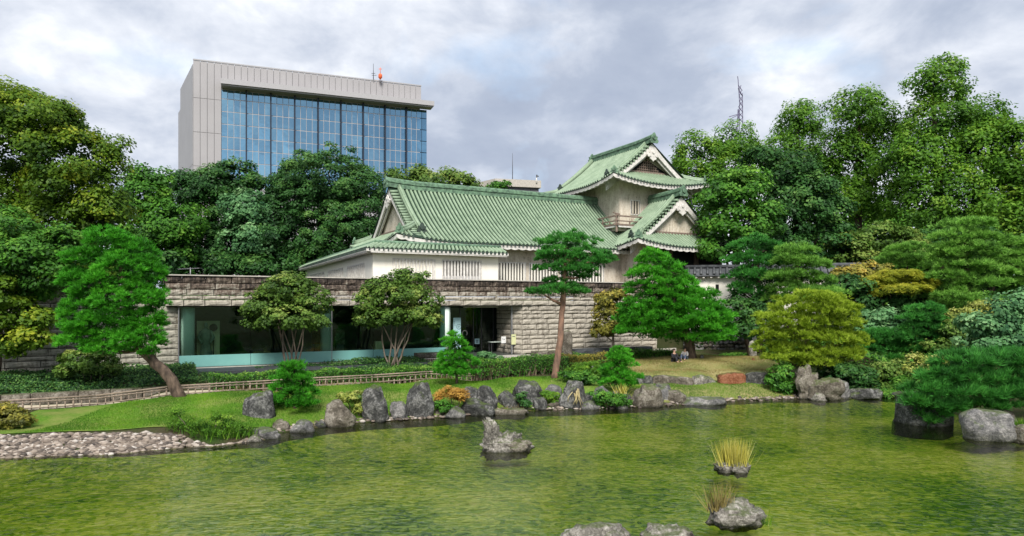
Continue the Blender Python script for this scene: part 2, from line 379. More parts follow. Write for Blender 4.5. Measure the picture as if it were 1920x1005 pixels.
for X, D, z in ((-60, 21.5, .28), (60, 22.2, .28), (200, 22.4, .3), (330, 23.2, .4), (100, 24.6, .45), (250, 26, .62), (345, 27.2, .70), (450, 27.8, .70), (420, 23.6, .42), (600, 27.9, .70),
      (700, 28.2, .72), (800, 29.3, .74), (640, 25.6, .42), (760, 26.8, .45), (900, 29.9, .80), (900, 27.9, .45), (1000, 31.6, .85), (1000, 29.4, .55), (1050, 32.2, .88), (1120, 30.3, .68), (1110, 29.2, .36),
      (1160, 31, .5), (1300, 32.6, .40), (1440, 33.4, .42), (1230, 33.0, .40), (1300, 33.15, .40), (1370, 33.3, .41), (1430, 33.5, .42), (1190, 32.8, .42), (1250, 34.2, .98), (1300, 34.3, .98), (1370, 34.4, .98), (1440, 34.6, .98), (1200, 34.3, .9), (1300, 40, 1.28), (1200, 38.5, 1.1), (1400, 39, 1.2), (1330, 37, 1.2),
      (1250, 42.5, 1.0), (1350, 44, .95), (1250, 50, 1.15), (1350, 49, 1.1), (1500, 33.5, .8), (1600, 34, .9), (1700, 34, .9), (1560, 38, 1.6), (1700, 39, 2.0), (1900, 33, 1.8), (1900, 40, 2.8),
      (1700, 46, 3.0), (1850, 48, 4.0), (1500, 46, 2.3), (1400, 53, 3.5), (1600, 54, 4.2), (1800, 60, 5), (1400, 62, 4.8), (1600, 75, 5), (1950, 28, .8), (1920, 25, .45), (2100, 20, .5)):
    p = at(X, 0, D); CP.append((p.x, p.y, z))
for s, r, z in ((-8, -6.6, .42), (-2, -6.5, .45), (4, -6.4, .44), (9, -6.5, .42), (13, -6.5, .46), (2, -7.25, .76), (5, -7.3, .76), (8, -7.3, .76), (11, -7.3, .78), (2, -8, .74), (6, -8.2, .74), (9.5, -8.2, .74), (-8, -5, .95), (0, -5, .98), (8, -5, 1.0), (-8, -2, 1.1), (0, -2, 1.12), (10, -2, 1.12), (15, -7.6, .8),
      (16, -5, 1.05), (20, -4, 1.15), (24, -3, 1.17), (20, -1, 1.17), (28, -1.5, 1.17), (34, -2, 1.2), (0, 2, 1.15), (20, 4, 1.15), (-14, 2, 1.3), (-10, 10, 3.5), (0, 30, 4.2), (20, 40, 4.6), (40, 8, 4.6), (36, 20, 4.6)):
    p = C(s, r); CP.append((p.x, p.y, z))
CP += [(-30, 15, .8), (-30, 30, 1.2), (0, 0, 1.3), (12, 0, 1.3), (-12, 0, 1.3), (25, 8, 1.5), (-40, 60, 4.5), (50, 60, 5.5), (0, 100, 5), (80, 100, 6), (-80, 100, 5), (0, -40, 1.6), (60, -20, 3), (-60, -20, 3)]
CP = np.array(CP)
def hgt(x, y):
    x, y = np.atleast_1d(x).astype(float), np.atleast_1d(y).astype(float)
    num = np.zeros(x.shape); dn = np.zeros(x.shape)
    for a, b, z in CP:
        w_ = 1/((x-a)**2+(y-b)**2+.25)**1.9; num += w_*z; dn += w_
    base = num/dn; d = sdist(x, y)
    f = np.clip(d/2.0, 0, 1); f = f*f*(3-2*f); g = np.clip(-d/1.6, 0, 1)
    return np.where(d > 0, .02+(base-.02)*f, .02-.55*g**.7)
def hz(x, y): return float(hgt(x, y)[0])
def axis(lo, hi, step, far): 
    a = list(np.arange(lo, hi+1e-6, step)); l_, h_, st = lo, hi, step
    while h_ < far: st *= 1.35; h_ += st; l_ -= st; a.append(h_); a.insert(0, l_)
    return np.array(a)
gx, gy = axis(-36, 40, .4, 1500), axis(5, 66, .4, 1500)
XX, YY = np.meshgrid(gx, gy); ZZ = hgt(XX.ravel(), YY.ravel())
def gridfaces(nx, ny):
    i = np.arange((nx-1)*(ny-1)); a = (i//(nx-1))*nx+i % (nx-1)
    return np.stack([a, a+1, a+nx+1, a+nx], 1)
g = obj_np('ground', np.stack([XX.ravel(), YY.ravel(), ZZ], 1), gridfaces(len(gx), len(gy)), M['ground_rough'], smooth=True, base=V((0, 0, 0)))
tag(g, kind='structure')
def loft(name, front, back, mat, rows=24, cols=60, lift=.025, label=None):
    def samp(c_, n):
        p = np.array([(q.x, q.y) for q in c_]); L = np.r_[0, np.cumsum(np.hypot(*np.diff(p, axis=0).T))]; t_ = np.linspace(0, L[-1], n)
        return np.stack([np.interp(t_, L, p[:, 0]), np.interp(t_, L, p[:, 1])], 1)
    a, b = samp(front, cols), samp(back, cols); k = np.linspace(0, 1, rows)[:, None, None]
    P = (a[None]*(1-k)+b[None]*k).reshape(-1, 2); z = hgt(P[:, 0], P[:, 1])+lift
    o = obj_np(name, np.c_[P, z], gridfaces(cols, rows), mat, smooth=True); tag(o, kind='structure'); return o
_ctr = V((0, 18, 0))
loft('pond_bed', [V((-23.5, 8.3, 0)), V((-14, 3.8, 0)), V((14, 3.8, 0)), V((18.2, 12.2, 0))], [p-(p-_ctr).normalized()*.55 for p in [V((-23.5, 19.2, 0)), V((-17.5, 19.3, 0))]+POND[2:22]+[V((17.4, 20, 0))]], M['pond_bed'], 90, 200, .05)
wtr = MB(); wv_ = [V((p.x+(p.x-0)*.0, p.y, 0)) for p in POND]
cen = V((0, 20, 0)); wtr.add([p+(p-cen).normalized()*.5 for p in wv_], [tuple(range(len(wv_)))[::-1]]); ow = wtr.build('pond_water', M['pond_water'], base=V((0, 20, 0))); tag(ow, kind='structure')
def gp(X, D): return at(X, HOR, D)
loft('lawn', [gp(X, D) for X, D in ((-40, 21.1), (45, 21.5), (200, 21.8), (330, 22.2), (430, 22.6), (500, 23.4), (600, 24.5), (700, 25.4), (830, 26.4), (930, 27.4), (1020, 28.3), (1110, 28.6), (1180, 29.2))],
     [C(-4.6, -7.1), C(-1.6, -7.1), C(1, -7.05), C(5, -7.05), C(9, -7.05), C(12, -7.05), C(13.5, -8.2), C(15, -9.0), C(16.6, -9.6), gp(1180, 32.2)], M['lawn'], 34, 110)
loft('grass_bank', [gp(X, D) for X, D in ((1180, 29.3), (1260, 29.6), (1360, 30.7), (1440, 31.2), (1490, 31.6))], [gp(X, D) for X, D in ((1180, 33.4), (1300, 33.4), (1400, 33.6), (1470, 33.8))], M['lawn_dry'], 20, 50)
loft('grass_mound', [gp(X, D) for X, D in ((1180, 33.5), (1300, 33.5), (1400, 33.7), (1470, 33.9))], [gp(X, D) for X, D in ((1170, 42), (1260, 43), (1350, 43), (1450, 41))], M['lawn_dry'], 26, 60)
loft('gravel_path', [C(-9, -6.95), C(0, -6.95), C(13, -6.95)], [C(-9, -6.0), C(0, -6.2), C(13, -6.4)], M['path_sand'], 5, 60, .02)
loft('courtyard_paving', [gp(1205, 46), gp(1268, 46)], [gp(1200, 60), gp(1268, 60)], M['concrete_pale'], 12, 12, .03)
p = MB(); p.cbox(-.3, 12.5, -2.6, -.55, 1.05, 1.19); tag(p.build('terrace_paving', M['slate_dark']), kind='structure')
# ================================================================== stone pieces
def stone_mesh(name, seed, rough=.16):
    r_ = random.Random(seed); bm = bmesh.new()
    nx, nz = 4, 3; grid = []
    for j in range(nz+1):
        row = []
        for i in range(nx+1):
            edge = i in (0, nx) or j in (0, nz)
            y = -.5+(.07 if edge else -r_.uniform(0, rough)*.38)
            x = -.5+i/nx+(0 if i in (0, nx) else r_.uniform(-.06, .06)); z = -.5+j/nz+(0 if j in (0, nz) else r_.uniform(-.07, .07))
            row.append(bm.verts.new((x*.985, y, z*.93)))
        grid.append(row)
    for j in range(nz):
        for i in range(nx): bm.faces.new((grid[j][i], grid[j][i+1], grid[j+1][i+1], grid[j+1][i]))
    ring = grid[0][:]+[grid[j][nx] for j in range(1, nz+1)]+grid[nz][:-1][::-1]+[grid[j][0] for j in range(nz-1, 0, -1)]
    back = [bm.verts.new((v.co.x, .5, v.co.z)) for v in ring]; n = len(ring)
    for k in range(n): bm.faces.new((ring[(k+1) % n], ring[k], back[k], back[(k+1) % n]))
    me = bpy.data.meshes.new(name); bm.to_mesh(me); bm.free(); return me
SM = {}
def stones_for(mat):
    if mat not in SM:
        SM[mat] = []
        for k in range(8):
            me = stone_mesh('stone', 40+k); me.materials.append(M[mat]); SM[mat].append(me)
    return SM[mat]
def course_wall(parent, p0, du, length, z0, heights, depth, mat, lmin=.65, lmax=1.3, gap=.0, seed=1, name='stone'):
    r_ = random.Random(seed); ms = stones_for(mat); z = z0; du = V(du).normalized(); ang = math.atan2(du.y, du.x)
    for h in heights:
        x = -r_.uniform(0, .3) if False else 0
        first = True
        while x < length-.02:
            L = r_.uniform(lmin, lmax)*(.6 if first and r_.random() < .5 else 1); first = False
            if length-x-L < lmin*.5: L = length-x
            o = bpy.data.objects.new(name, r_.choice(ms)); o.rotation_euler = (0, 0, ang)
            prd = r_.uniform(-.03, .03); nrm = V((-du.y, du.x, 0))
            reg(o, V(p0)+du*(x+L/2)+nrm*(depth/2+prd)+V((0, 0, z+h/2)), parent)
            o.scale = (L-.02, depth, h-.016); x += L
        z += h

# ================================================================== museum
mus = thing('museum_building', 'long low museum of rough pale stone courses with recessed green tinted glass front', 'building', C(14, 4, 1.2))
HB = [.30, .30, .21, .31, .31, .0][:5]; HB = [.32, .21, .31, .31, .37]      # bottom to top
course_wall(mus, C(-.35, 0), U, 30.6, 4.24, HB, .5, 'stone_course', seed=3)
course_wall(mus, C(-.35, 6.0), -Wd, 5.9, 4.24, HB, .5, 'stone_course', seed=5)
HL = [.28, .30, .35, .23, .35, .35, .33, .31, .20, .34]
course_wall(mus, C(19.55, .12), U, 10.7, 1.2, HL, .5, 'stone_course', seed=6)
course_wall(mus, C(19.1, .75), (U-Wd*1.25), .74, 1.2, HL, .4, 'stone_course', lmin=.8, lmax=.9, seed=7)
course_wall(mus, C(19.1, 2.9), -Wd, 2.1, 1.2, HL, .3, 'stone_course', lmin=.8, lmax=1.1, seed=8)
course_wall(mus, C(-.75, .45), U, .98, 1.2, HL, .4, 'stone_left', lmin=.9, lmax=1.0, seed=9)
mb = MB(); mb.cbox(-.2, 30.1, .25, 9, 5.0, 5.62); mb.cbox(-.2, 30.1, .15, 9, 4.2, 4.5); mb.cbox(19.6, 30.1, .45, 9, 1.0, 4.19); mb.cbox(-.35, .2, .95, 9, 1.0, 4.19)
mb.build('wall_core', M['dark_void'], mus)
mb = MB(); mb.cbox(-.37, 30.27, -.06, .52, 5.745, 5.80); mb.build('coping', M['concrete_pale'], mus)
mb = MB(); mb.cbox(.2, 19.4, .3, 8.5, 4.19, 4.24); mb.build('soffit', M['speckled_column'], mus)
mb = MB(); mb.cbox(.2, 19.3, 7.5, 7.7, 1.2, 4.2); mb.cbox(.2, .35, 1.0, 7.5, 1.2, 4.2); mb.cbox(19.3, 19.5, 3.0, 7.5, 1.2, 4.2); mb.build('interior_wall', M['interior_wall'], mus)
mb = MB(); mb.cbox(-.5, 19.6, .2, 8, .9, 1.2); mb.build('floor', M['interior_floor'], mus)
mb = MB(); mb.cbox(-.6, 13.9, -.5, .2, .9, 1.17); mb.build('base_ledge', M['concrete_pale'], mus)
S1_, S2_, S3_ = s_at(352, .95), s_at(612, .95), s_at(838, .75)
for sv in (S1_, S2_):
    mb = MB(); c0 = C(sv, .95, 1.2); mb.tube([c0, c0+V((0, 0, 3.0))], .33, 24); mb.build('column', M['speckled_column'], mus)
mb = MB(); c0 = C(s_at(834, .6), .6, 1.2); mb.tube([c0, c0+V((0, 0, 3.0))], .33, 24); mb.build('column', M['speckled_column'], mus)
gl_s = [s_at(X, .3) for X in (335, 470, 622, 700, 836)]
for a, b in zip(gl_s, gl_s[1:]):
    mb = MB(); mb.cbox(a+.01, b-.01, .29, .31, 1.78, 4.19); mb.build('glass_pane', M['museum_glass'], mus)
    mb = MB(); mb.cbox(a+.01, b-.01, .285, .315, 1.2, 1.775); mb.build('frosted_panel', M['frosted'], mus)
for a in (gl_s[0], gl_s[2]):
    mb = MB(); mb.cbox(a-.02, a+.02, .27, .33, 1.2, 4.19); mb.build('mullion', M['metal_grey'], mus)
# entrance: set back glass screen with a pair of doors
se0, se1 = s_at(842, .4), 19.05
mb = MB(); mb.cbox(se0, se0+.02, .3, 3.2, 1.22, 4.19); mb.build('glass_pane', M['museum_glass'], mus)
xs_ = [se0, se0+.95, se0+1.9, se0+2.85, se1-.9, se1-.05]
for i, (a, b) in enumerate(zip(xs_, xs_[1:])):
    mb = MB(); mb.cbox(a+.01, b-.01, 3.18, 3.2, 1.22, 4.1)
    d = mb.build('glass_door' if i in (1, 2) else 'glass_pane', M['museum_glass'], mus)
    if i in (1, 2):
        h_ = MB(); e = b-.12 if i == 1 else a+.12
        cc = C(e+(-.18 if i == 1 else .18), 3.1, 2.45)
        pts = [cc+U*(.17*math.cos(t))*(1 if i == 1 else -1)+V((0, 0, .17*math.sin(t))) for t in np.linspace(-.6, 4.0, 14)]
        h_.tube(pts, .035, 8); h_.build('handle', M['white_trim'], d)
for a in xs_[1:]:
    mb = MB(); mb.cbox(a-.02, a+.02, 3.15, 3.23, 1.2, 4.19); mb.build('mullion', M['metal_dark'], mus)
mb = MB(); mb.cbox(18.98, 19.06, .55, .63, 1.2, 4.19); mb.build('mullion', M['metal_grey'], mus)
mb = MB(); mb.cbox(se0+1, se1-1, .55, .6, 4.12, 4.18); mb.build('lamp_strip', M['concrete_pale'], mus)
# left wing wall
lw = thing('stone_wing_wall', 'tall weathered stone wall left of the museum glass, behind the leaning pine', 'wall', C(-8, 1.2, 1.2))
course_wall(lw, C(-15.5, 1.0), U, 14.75, 1.1, [.3, .3, .22, .34, .32, .35, .24, .33, .3, .33, .25, .33, .3, .3], .5, 'stone_left', .7, 1.5, seed=12)
mb = MB(); mb.cbox(-15.5, -.8, 1.3, 1.75, .9, 5.2); mb.build('wall_core', M['dark_void'], lw)
dp = MB(); q = C(s_at(317, .85), .86, 0); dp.tube([q+V((0, 0, 1.2)), q+V((0, 0, 4.15))], .06, 8)
tag(dp.build('drainpipe', M['metal_dark']), 'thin dark downpipe on the stone wall just left of the first glass pane', 'drainpipe')
# exhibits and notices
it = thing('exhibit_board', 'pale yellow display board with a black disc behind the leftmost glass pane', 'exhibit', C(s_at(392, 1.9), 2.0, 1.2))
a, b = s_at(369, 2.0), s_at(412, 2.0)
mb = MB(); mb.cbox(a, b, 2.0, 2.06, 1.25, 3.45); mb.build('board', M['cloth_cream'], it)
cdisc = C(a+(b-a)*.72, 1.98, 3.1); mb = MB(); mb.prism([cdisc+U*(.2*math.cos(t))+V((0, 0, .2*math.sin(t))) for t in np.linspace(0, 6.2, 20, False)], -Wd*.03); mb.build('disc', M['dark_void'], it)
mb = MB(); mb.cbox(a+(b-a)*.7, a+(b-a)*.74, 1.96, 1.99, 1.3, 2.7); mb.build('slit', M['dark_void'], it)
mq = MB(); q = C(a+(b-a)*.38, 1.75, 1.2)
mq.tube([q, q+V((0, 0, .6)), q+V((0, 0, 1.1)), q+V((0, 0, 1.45)), q+V((0, 0, 1.75)), q+V((0, 0, 1.9))], [.3, .3, .2, .29, .24, .07], 14)
for sg in (-1, 1): mq.tube([q+U*.2*sg+V((0, 0, 1.72)), q+U*.36*sg+V((0, 0, 1.4)), q+U*.2*sg-Wd*.2+V((0, 0, 1.1))], [.1, .09, .06], 8)
mq.tube([q+V((0, 0, 1.85)), q+V((0, 0, 1.98)), q+V((0, 0, 2.1)), q+V((0, 0, 2.18))], [.06, .11, .1, .02], 10)
simple('robe_grey', (.30, .34, .26), (.16, .2, .16), .8)
tag(mq.build('robed_figure', M['robe_grey']), 'grey robed display figure standing in front of the yellow board', 'statue')
bn = thing('hanging_banner', 'pale blue upright banner with a round crest behind the entrance glass', 'banner', C(s_at(854, 1.2), 1.2, 1.3))
simple('banner_blue', (.45, .66, .68), (.40, .60, .64), .7); simple('print_ink', (.05, .08, .10), (.03, .05, .07), .8)
a, b = s_at(850, 1.2), s_at(864, 1.2); mb = MB(); mb.cbox(a, b, 1.2, 1.22, 1.6, 3.5); mb.build('cloth', M['banner_blue'], bn)
mb = MB(); q = C(a+(b-a)*.72, 1.185, 2.95)
for rr in (.15,):
    for k in range(16):
        t0, t1 = k*math.pi/8, (k+1)*math.pi/8
        mb.bar(q+U*rr*math.cos(t0)+V((0, 0, rr*math.sin(t0))), q+U*rr*math.cos(t1)+V((0, 0, rr*math.sin(t1))), .03, .006)
mb.bar(q-U*.08, q+U*.08, .03, .006); mb.bar(q-V((0, 0, .08)), q+V((0, 0, .08)), .03, .006, up=(1, 0, 0))
for k in range(3): mb.bar(q+U*(-.33+.03*k)+V((0, 0, .35-.12*k)), q+U*(-.27+.02*k)+V((0, 0, .3-.12*k)), .03, .006)
mb.build('crest', M['print_ink'], bn)
simple('paper', (.78, .78, .76), (.72, .72, .70), .7); simple('paper_yellow', (.62, .64, .36), (.55, .56, .30), .7)
def notice(X0, X1, Y0, Y1, r, mat, label, marks):
    a, b = s_at(X0, r), s_at(X1, r); p_ = C(a, r); z1, z0 = z_at(p_, Y0), z_at(p_, Y1)
    t_ = thing('notice', label, 'notice', C((a+b)/2, r, z0)); mb = MB(); mb.cbox(a, b, r, r+.02, z0, z1); mb.build('sheet', M[mat], t_)
    mb = MB()
    for u0, v0, u1, v1 in marks: mb.bar(C(a+(b-a)*u0, r-.006, z0+(z1-z0)*v0), C(a+(b-a)*u1, r-.006, z0+(z1-z0)*v1), .035, .006, up=Wd)
    if marks: mb.build('print', M['print_ink'], t_)
    return t_
notice(890, 899, 635, 645, 3.1, 'banner_blue', 'small pale square notice between the round handles of the entrance doors', [(.25, .7, .75, .7), (.3, .5, .7, .5), (.25, .25, .75, .25)])
notice(940, 948.5, 631, 643.5, 1.2, 'paper', 'white notice with two short marks on the glass right of the entrance doors', [(.25, .7, .4, .55), (.55, .55, .75, .62)])
st = notice(959, 967.5, 627, 646, .5, 'paper_yellow', 'yellow and white notice on a thin stand beside the stone corner', [(.2, .8, .8, .8)])
a = s_at(963.3, .5); mb = MB(); mb.tube([C(a, .53, 1.2), C(a, .53, 2.7)], .02, 6); mb.build('pole', M['metal_dark'], st)
tb = thing('glass_table', 'dark low table behind the glass below the white notice', 'table', C(s_at(935, 2.4), 2.4, 1.2))
a = s_at(918, 2.4); mb = MB(); mb.cbox(a, a+1.4, 2.2, 2.7, 1.85, 1.9); mb.build('tabletop', M['speckled_column'], tb)
for da in (.06, 1.3):
    for rr in (2.25, 2.62):
        mb = MB(); mb.cbox(a+da, a+da+.04, rr, rr+.04, 1.2, 1.85); mb.build('leg', M['metal_dark'], tb)
for X0, X1, Y0, Y1, mt, lb in ((586, 600, 620, 645, 'rock_red', 'dim red brown picture standing behind the glass left of the second column'), (627, 645, 618, 646, 'rock_brown', 'dim orange brown exhibit case right of the second column'), (702, 716, 640, 668, 'cloth_cream', 'low pale exhibit plinth behind the right hand glass')):
    a = s_at(X0, 3.0); b_ = s_at(X1, 3.0); p_ = C(a, 3.0); t_ = thing('display_case', lb, 'display case', C((a+b_)/2, 3.0, 1.2)); mb = MB(); mb.cbox(a, b_, 2.8, 3.2, z_at(p_, Y1), z_at(p_, Y0)); mb.build('case', M[mt], t_); mb = MB(); mb.cbox(a+.05, b_-.05, 2.85, 3.15, 1.2, z_at(p_, Y1)); mb.build('foot', M['metal_dark'], t_)
# aerial on the museum roof
an = thing('roof_aerial', 'small grey horizontal television aerial on the left end of the museum roof', 'aerial', at(357, 515, 37.5))
q = at(357, 517, 37.5); mb = MB(); mb.tube([q-V((0, 0, .3)), q+V((0, 0, .45))], .03, 6); mb.build('mast', M['metal_grey'], an)
mb = MB(); mb.bar(q+V((-.65, 0, .36)), q+V((.5, 0, .42)), .035)
for k in range(9): x = -.6+k*.135; mb.bar(q+V((x, -.25, .37+.05*(x+.6))), q+V((x+.05, .25, .37+.05*(x+.6))), .018)
mb.build('boom', M['metal_grey'], an)
# entrance steps and stone pieces along the terrace
sp_ = thing('entrance_steps', 'pale stone steps in front of the museum entrance', 'steps', C(19.5, -1, 1.1))
for k, (r0, z1) in enumerate(((-1.5, 1.2), (-2.0, 1.08))):
    for j in range(5): mb = MB(); mb.cbox(16.6+j*1.2+.01, 16.6+(j+1)*1.2-.01, r0, r0+.49 if k else -.05, .85, z1); mb.build('slab', M['concrete_pale'], sp_)
def boulder_block(name, label, s0, s1, r0, r1, z0, z1, mat, nst, group=None):
    t_ = thing(name, label, 'stone block', C((s0+s1)/2, (r0+r1)/2, z0), group)
    me = stones_for(mat)
    for k in range(nst):
        o = bpy.data.objects.new('stone', me[k % 8]); L = (s1-s0)/nst
        reg(o, C(s0+L*(k+.5), (r0+r1)/2, (z0+z1)/2), t_); o.rotation_euler = (0, 0, math.atan2(U.y, U.x)); o.scale = (L-.02, r1-r0, z1-z0)
    return t_
M['rock_block'] = M['rock_brown']
boulder_block('stone_planter', 'brown stone kerb block at the right end of the frosted glass, above a picket skirt', s_at(779, -1.2), s_at(824, -1.2), -1.5, -.9, 1.30, 1.62, 'rock_block', 2)
boulder_block('stone_kerb', 'row of brown kerb stones right of the entrance steps', s_at(1000, -1.5), s_at(1075, -1.5), -1.8, -1.2, 1.1, 1.5, 'rock_block', 3)
boulder_block('stone_basin', 'long black stone plinth at the foot of the stone wall', s_at(1068, -2.0), s_at(1214, -2.0), -2.6, -1.9, 1.1, 1.62, 'slate_dark', 4)
pk = thing('picket_skirt', 'short upright log pickets below the brown kerb block', 'edging', C(s_at(800, -1.4), -1.6, .9))
for k in range(11): mb = MB(); q = C(s_at(780, -1.6)+k*.13, -1.6); mb.tube([q+V((0, 0, .95)), q+V((0, 0, 1.3))], .05, 6); mb.build('picket', M['wood_grey'], pk)

# ================================================================== castle
cas = thing('castle_building', 'white plastered castle style hall and turret with green copper tiled roofs', 'building', C(24, 7, 5.6))
class Roof:
    """hip-and-gable roof; a runs away from its gable end, b across it"""
    def __init__(s, tw, a0, a1, b0, b1, ze, zr, hd, vo, lift=.35, curve=.3):
        s.tw, s.a0, s.a1, s.b0, s.b1, s.ze, s.zr, s.hd, s.vo, s.lift, s.cv = tw, a0, a1, b0, b1, ze, zr, hd, vo, lift, curve
        s.R = (b1-b0)/2; s.bm = (b0+b1)/2
    def prof(s, q): u = max(q, 0)/s.R; return s.ze+(s.zr-s.ze)*(u*(1-s.cv)+u*u*s.cv)
    def corner(s, a, b, q):
        da = abs(a-s.a0); db = min(b-s.b0, s.b1-b); far = max(da if da > db else db, 0) if False else max(da, db)
        return s.lift*max(0, 1-far/4.5)**2*max(0, 1-max(q, 0)/2.5)
    def zb(s, a, b):                        # side slopes
        q = min(b-s.b0, s.b1-b); return s.prof(q)+s.corner(a, b, q)
    def za(s, a, b):                        # hip end slope
        q = a-s.a0; return s.prof(q)+s.corner(a, b, q)
    def P(s, a, b, z): p = s.tw(a, b); return V((p.x, p.y, z))
def rib(mbd, pts, rad, n=6, cap=True):
    """half round rib along pts lying on the roof"""
    pts = [V(p) for p in pts]; d = pts[-1]-pts[0]; sd = V((d.y, -d.x, 0)).normalized(); vs, fs = [], []
    for p in pts:
        for k in range(n):
            t_ = math.pi*k/(n-1); vs.append(p+sd*rad*math.cos(t_)+V((0, 0, rad*1.5*math.sin(t_)-.01)))
    for i in range(len(pts)-1):
        for k in range(n-1): fs.append((i*n+k, i*n+k+1, (i+1)*n+k+1, (i+1)*n+k))
    mbd.add(vs, fs, 0, True)
    if cap: mbd.add([pts[0]+sd*rad*1.1*math.cos(2*math.pi*k/8)+V((0, 0, rad*1.1*math.sin(2*math.pi*k/8)))-d.normalized()*.03 for k in range(8)], [tuple(range(8))], 1)
def onigawara(name, p, face, sc, parent, mat='roof_ridge'):
    face = V(face).normalized(); sd = V((-face.y, face.x, 0)); mb = MB()
    out_ = [(-.5, 0), (-.62, .25), (-.42, .45), (-.5, .72), (-.28, .78), (-.16, 1.05), (0, 1.2), (.16, 1.05), (.28, .78), (.5, .72), (.42, .45), (.62, .25), (.5, 0)]
    mb.prism([V(p)+sd*x*sc+V((0, 0, z*sc)) for x, z in out_], face*.16*sc)
    c0 = V(p)+V((0, 0, .55*sc))+face*.16*sc
    mb.tube([c0, c0+face*.12*sc], [.26*sc, .22*sc], 12)
    return mb.build(name, M[mat], parent)
def make_roof(rf, label, parent, a_stop=None, sp=.29, sides=(0, 1), back_stop=None, ridge_a=None, ridge_h=.5):
    """sides: which long slopes are built with ribs; a_stop: where the slopes end"""
    root = None; a_end = a_stop or rf.a1; av = rf.a0+rf.vo; QN = 9
    # surfaces
    vs, fs = [], []
    def strip(cols):
        b0_ = len(vs)
        for c_ in cols: vs.extend(c_)
        n = len(cols[0])
        for i in range(len(cols)-1):
            for k in range(n-1): fs.append((b0_+i*n+k, b0_+(i+1)*n+k, b0_+(i+1)*n+k+1, b0_+i*n+k+1))
    for sd in (0, 1):
        lim = a_end
        A_ = sorted(set(list(np.linspace(rf.a0, av, 10))+[av+.001]+list(np.linspace(av+.002, lim, 30))))
        cols = []
        for a in A_:
            qm = rf.R if a > av else min(a-rf.a0, rf.R)
            cols.append([rf.P(a, (rf.b0+q if sd == 0 else rf.b1-q), rf.zb(a, rf.b0+q)) for q in np.linspace(0, qm, QN)])
        strip(cols)
    cols = []
    for b in np.linspace(rf.b0, rf.b1, 44):
        qm = min(b-rf.b0, rf.b1-b, rf.hd)
        cols.append([rf.P(rf.a0+q, b, rf.za(rf.a0+q, b)) for q in np.linspace(0, qm, 6)])
    strip(cols)
    root = obj_np('roof', [tuple(p) for p in vs], fs, M['roof_gutter'], parent)
    if label: root['label'] = label
    # ribs
    for sd in sides:
        a = rf.a0+sp*.6
        while a < a_end:
            qm = rf.R-.12 if a > av+.55 else (min(a-rf.a0, rf.R) if a < av else None)
            if qm and qm > .25:
                pts = [rf.P(a, (rf.b0+q if sd == 0 else rf.b1-q), rf.zb(a, rf.b0+q)+.015) for q in np.linspace(-.03, qm, 8 if qm > 2 else 4)]
                mb = MB(); rib(mb, pts, sp*.27); mb.build('rib', [M['roof_green'], M['roof_dark']], root)
            a += sp
        # verge tiles: short ribs laid across, between the barge and the descending ridge
        q = .5; vt = MB()
        while q < rf.R-.15:
            b = rf.b0+q if sd == 0 else rf.b1-q; z = rf.zb(av+2, b)+.03
            p0, p1 = rf.P(av-.02, b, z), rf.P(av+.5, b, z+.03); d = p1-p0; up = V((0, 0, 1))
            vt.tube([p0, p1], .1, 6); q += .27
        vt.build('verge_tile', M['roof_green'], root)
    b = rf.b0+sp*.6
    while b < rf.b1:
        qm = min(b-rf.b0, rf.b1-b, rf.hd)
        if qm > .25:
            pts = [rf.P(rf.a0+q, b, rf.za(rf.a0+q, b)+.015) for q in np.linspace(-.03, qm-.03, 4)]
            mb = MB(); rib(mb, pts, sp*.27); mb.build('rib', [M['roof_green'], M['roof_dark']], root)
        b += sp
    # eave board with scalloped lower edge
    def scallop(p_of, n):
        vv, ff = [], []
        for i in range(n*4+1):
            u = i/(n*4); p = p_of(u); ph = (i % 4)/4; dz = .24+.07*math.sin(math.pi*(ph if i % 4 else 0))
            inn = p_of(u, .12); vv += [V(p)+V((0, 0, -.04)), V(p)+V((0, 0, -dz)), V(inn)+V((0, 0, -dz)), V(inn)+V((0, 0, -.04))]
        for i in range(n*4):
            for k in range(4): ff.append((i*4+k, i*4+(k+1) % 4, i*4+4+(k+1) % 4, i*4+4+k))
        return vv, ff
    ea = MB()
    for sd in (0, 1):
        def po(u, inn=0, sd=sd): a = rf.a0+.05+(a_end-rf.a0-.05)*u; b = rf.b0+.05+inn; z = rf.zb(a, rf.b0); return rf.P(a, b if sd == 0 else rf.b1-.05-inn, z)
        ea.add(*scallop(po, int((a_end-rf.a0)/.55)))
    def po(u, inn=0): b = rf.b0+.05+(rf.b1-rf.b0-.1)*u; return rf.P(rf.a0+.05+inn, b, rf.za(rf.a0, b))
    ea.add(*scallop(po, int((rf.b1-rf.b0)/.55))); ea.build('eave_board', M['white_trim'], root)
    # soffit
    vs, fs = [], []
    so_ = MB(); n = 24
    def ring(ins, dz):
        pts = []
        for i in range(n+1): a = a_end+(rf.a0+ins-a_end)*i/n; pts.append(rf.P(a, rf.b0+ins, rf.zb(max(a-ins, rf.a0), rf.b0)-dz))
        for i in range(1, n+1): b = rf.b0+ins+(rf.b1-rf.b0-2*ins)*i/n; pts.append(rf.P(rf.a0+ins, b, rf.za(rf.a0, b)-dz))
        for i in range(1, n+1): a = rf.a0+ins+(a_end-rf.a0-ins)*i/n; pts.append(rf.P(a, rf.b1-ins, rf.zb(max(a-ins, rf.a0), rf.b0)-dz))
        return pts
    o_, i_ = ring(.15, .16), ring(1.9, -.15); m_ = len(o_)
    so_.add(o_+i_, [(k, k+1, m_+k+1, m_+k) for k in range(m_-1)]); so_.build('soffit', M['white_trim'], root)
    # barge boards, gable wall, pendant
    ag = rf.a0+rf.hd
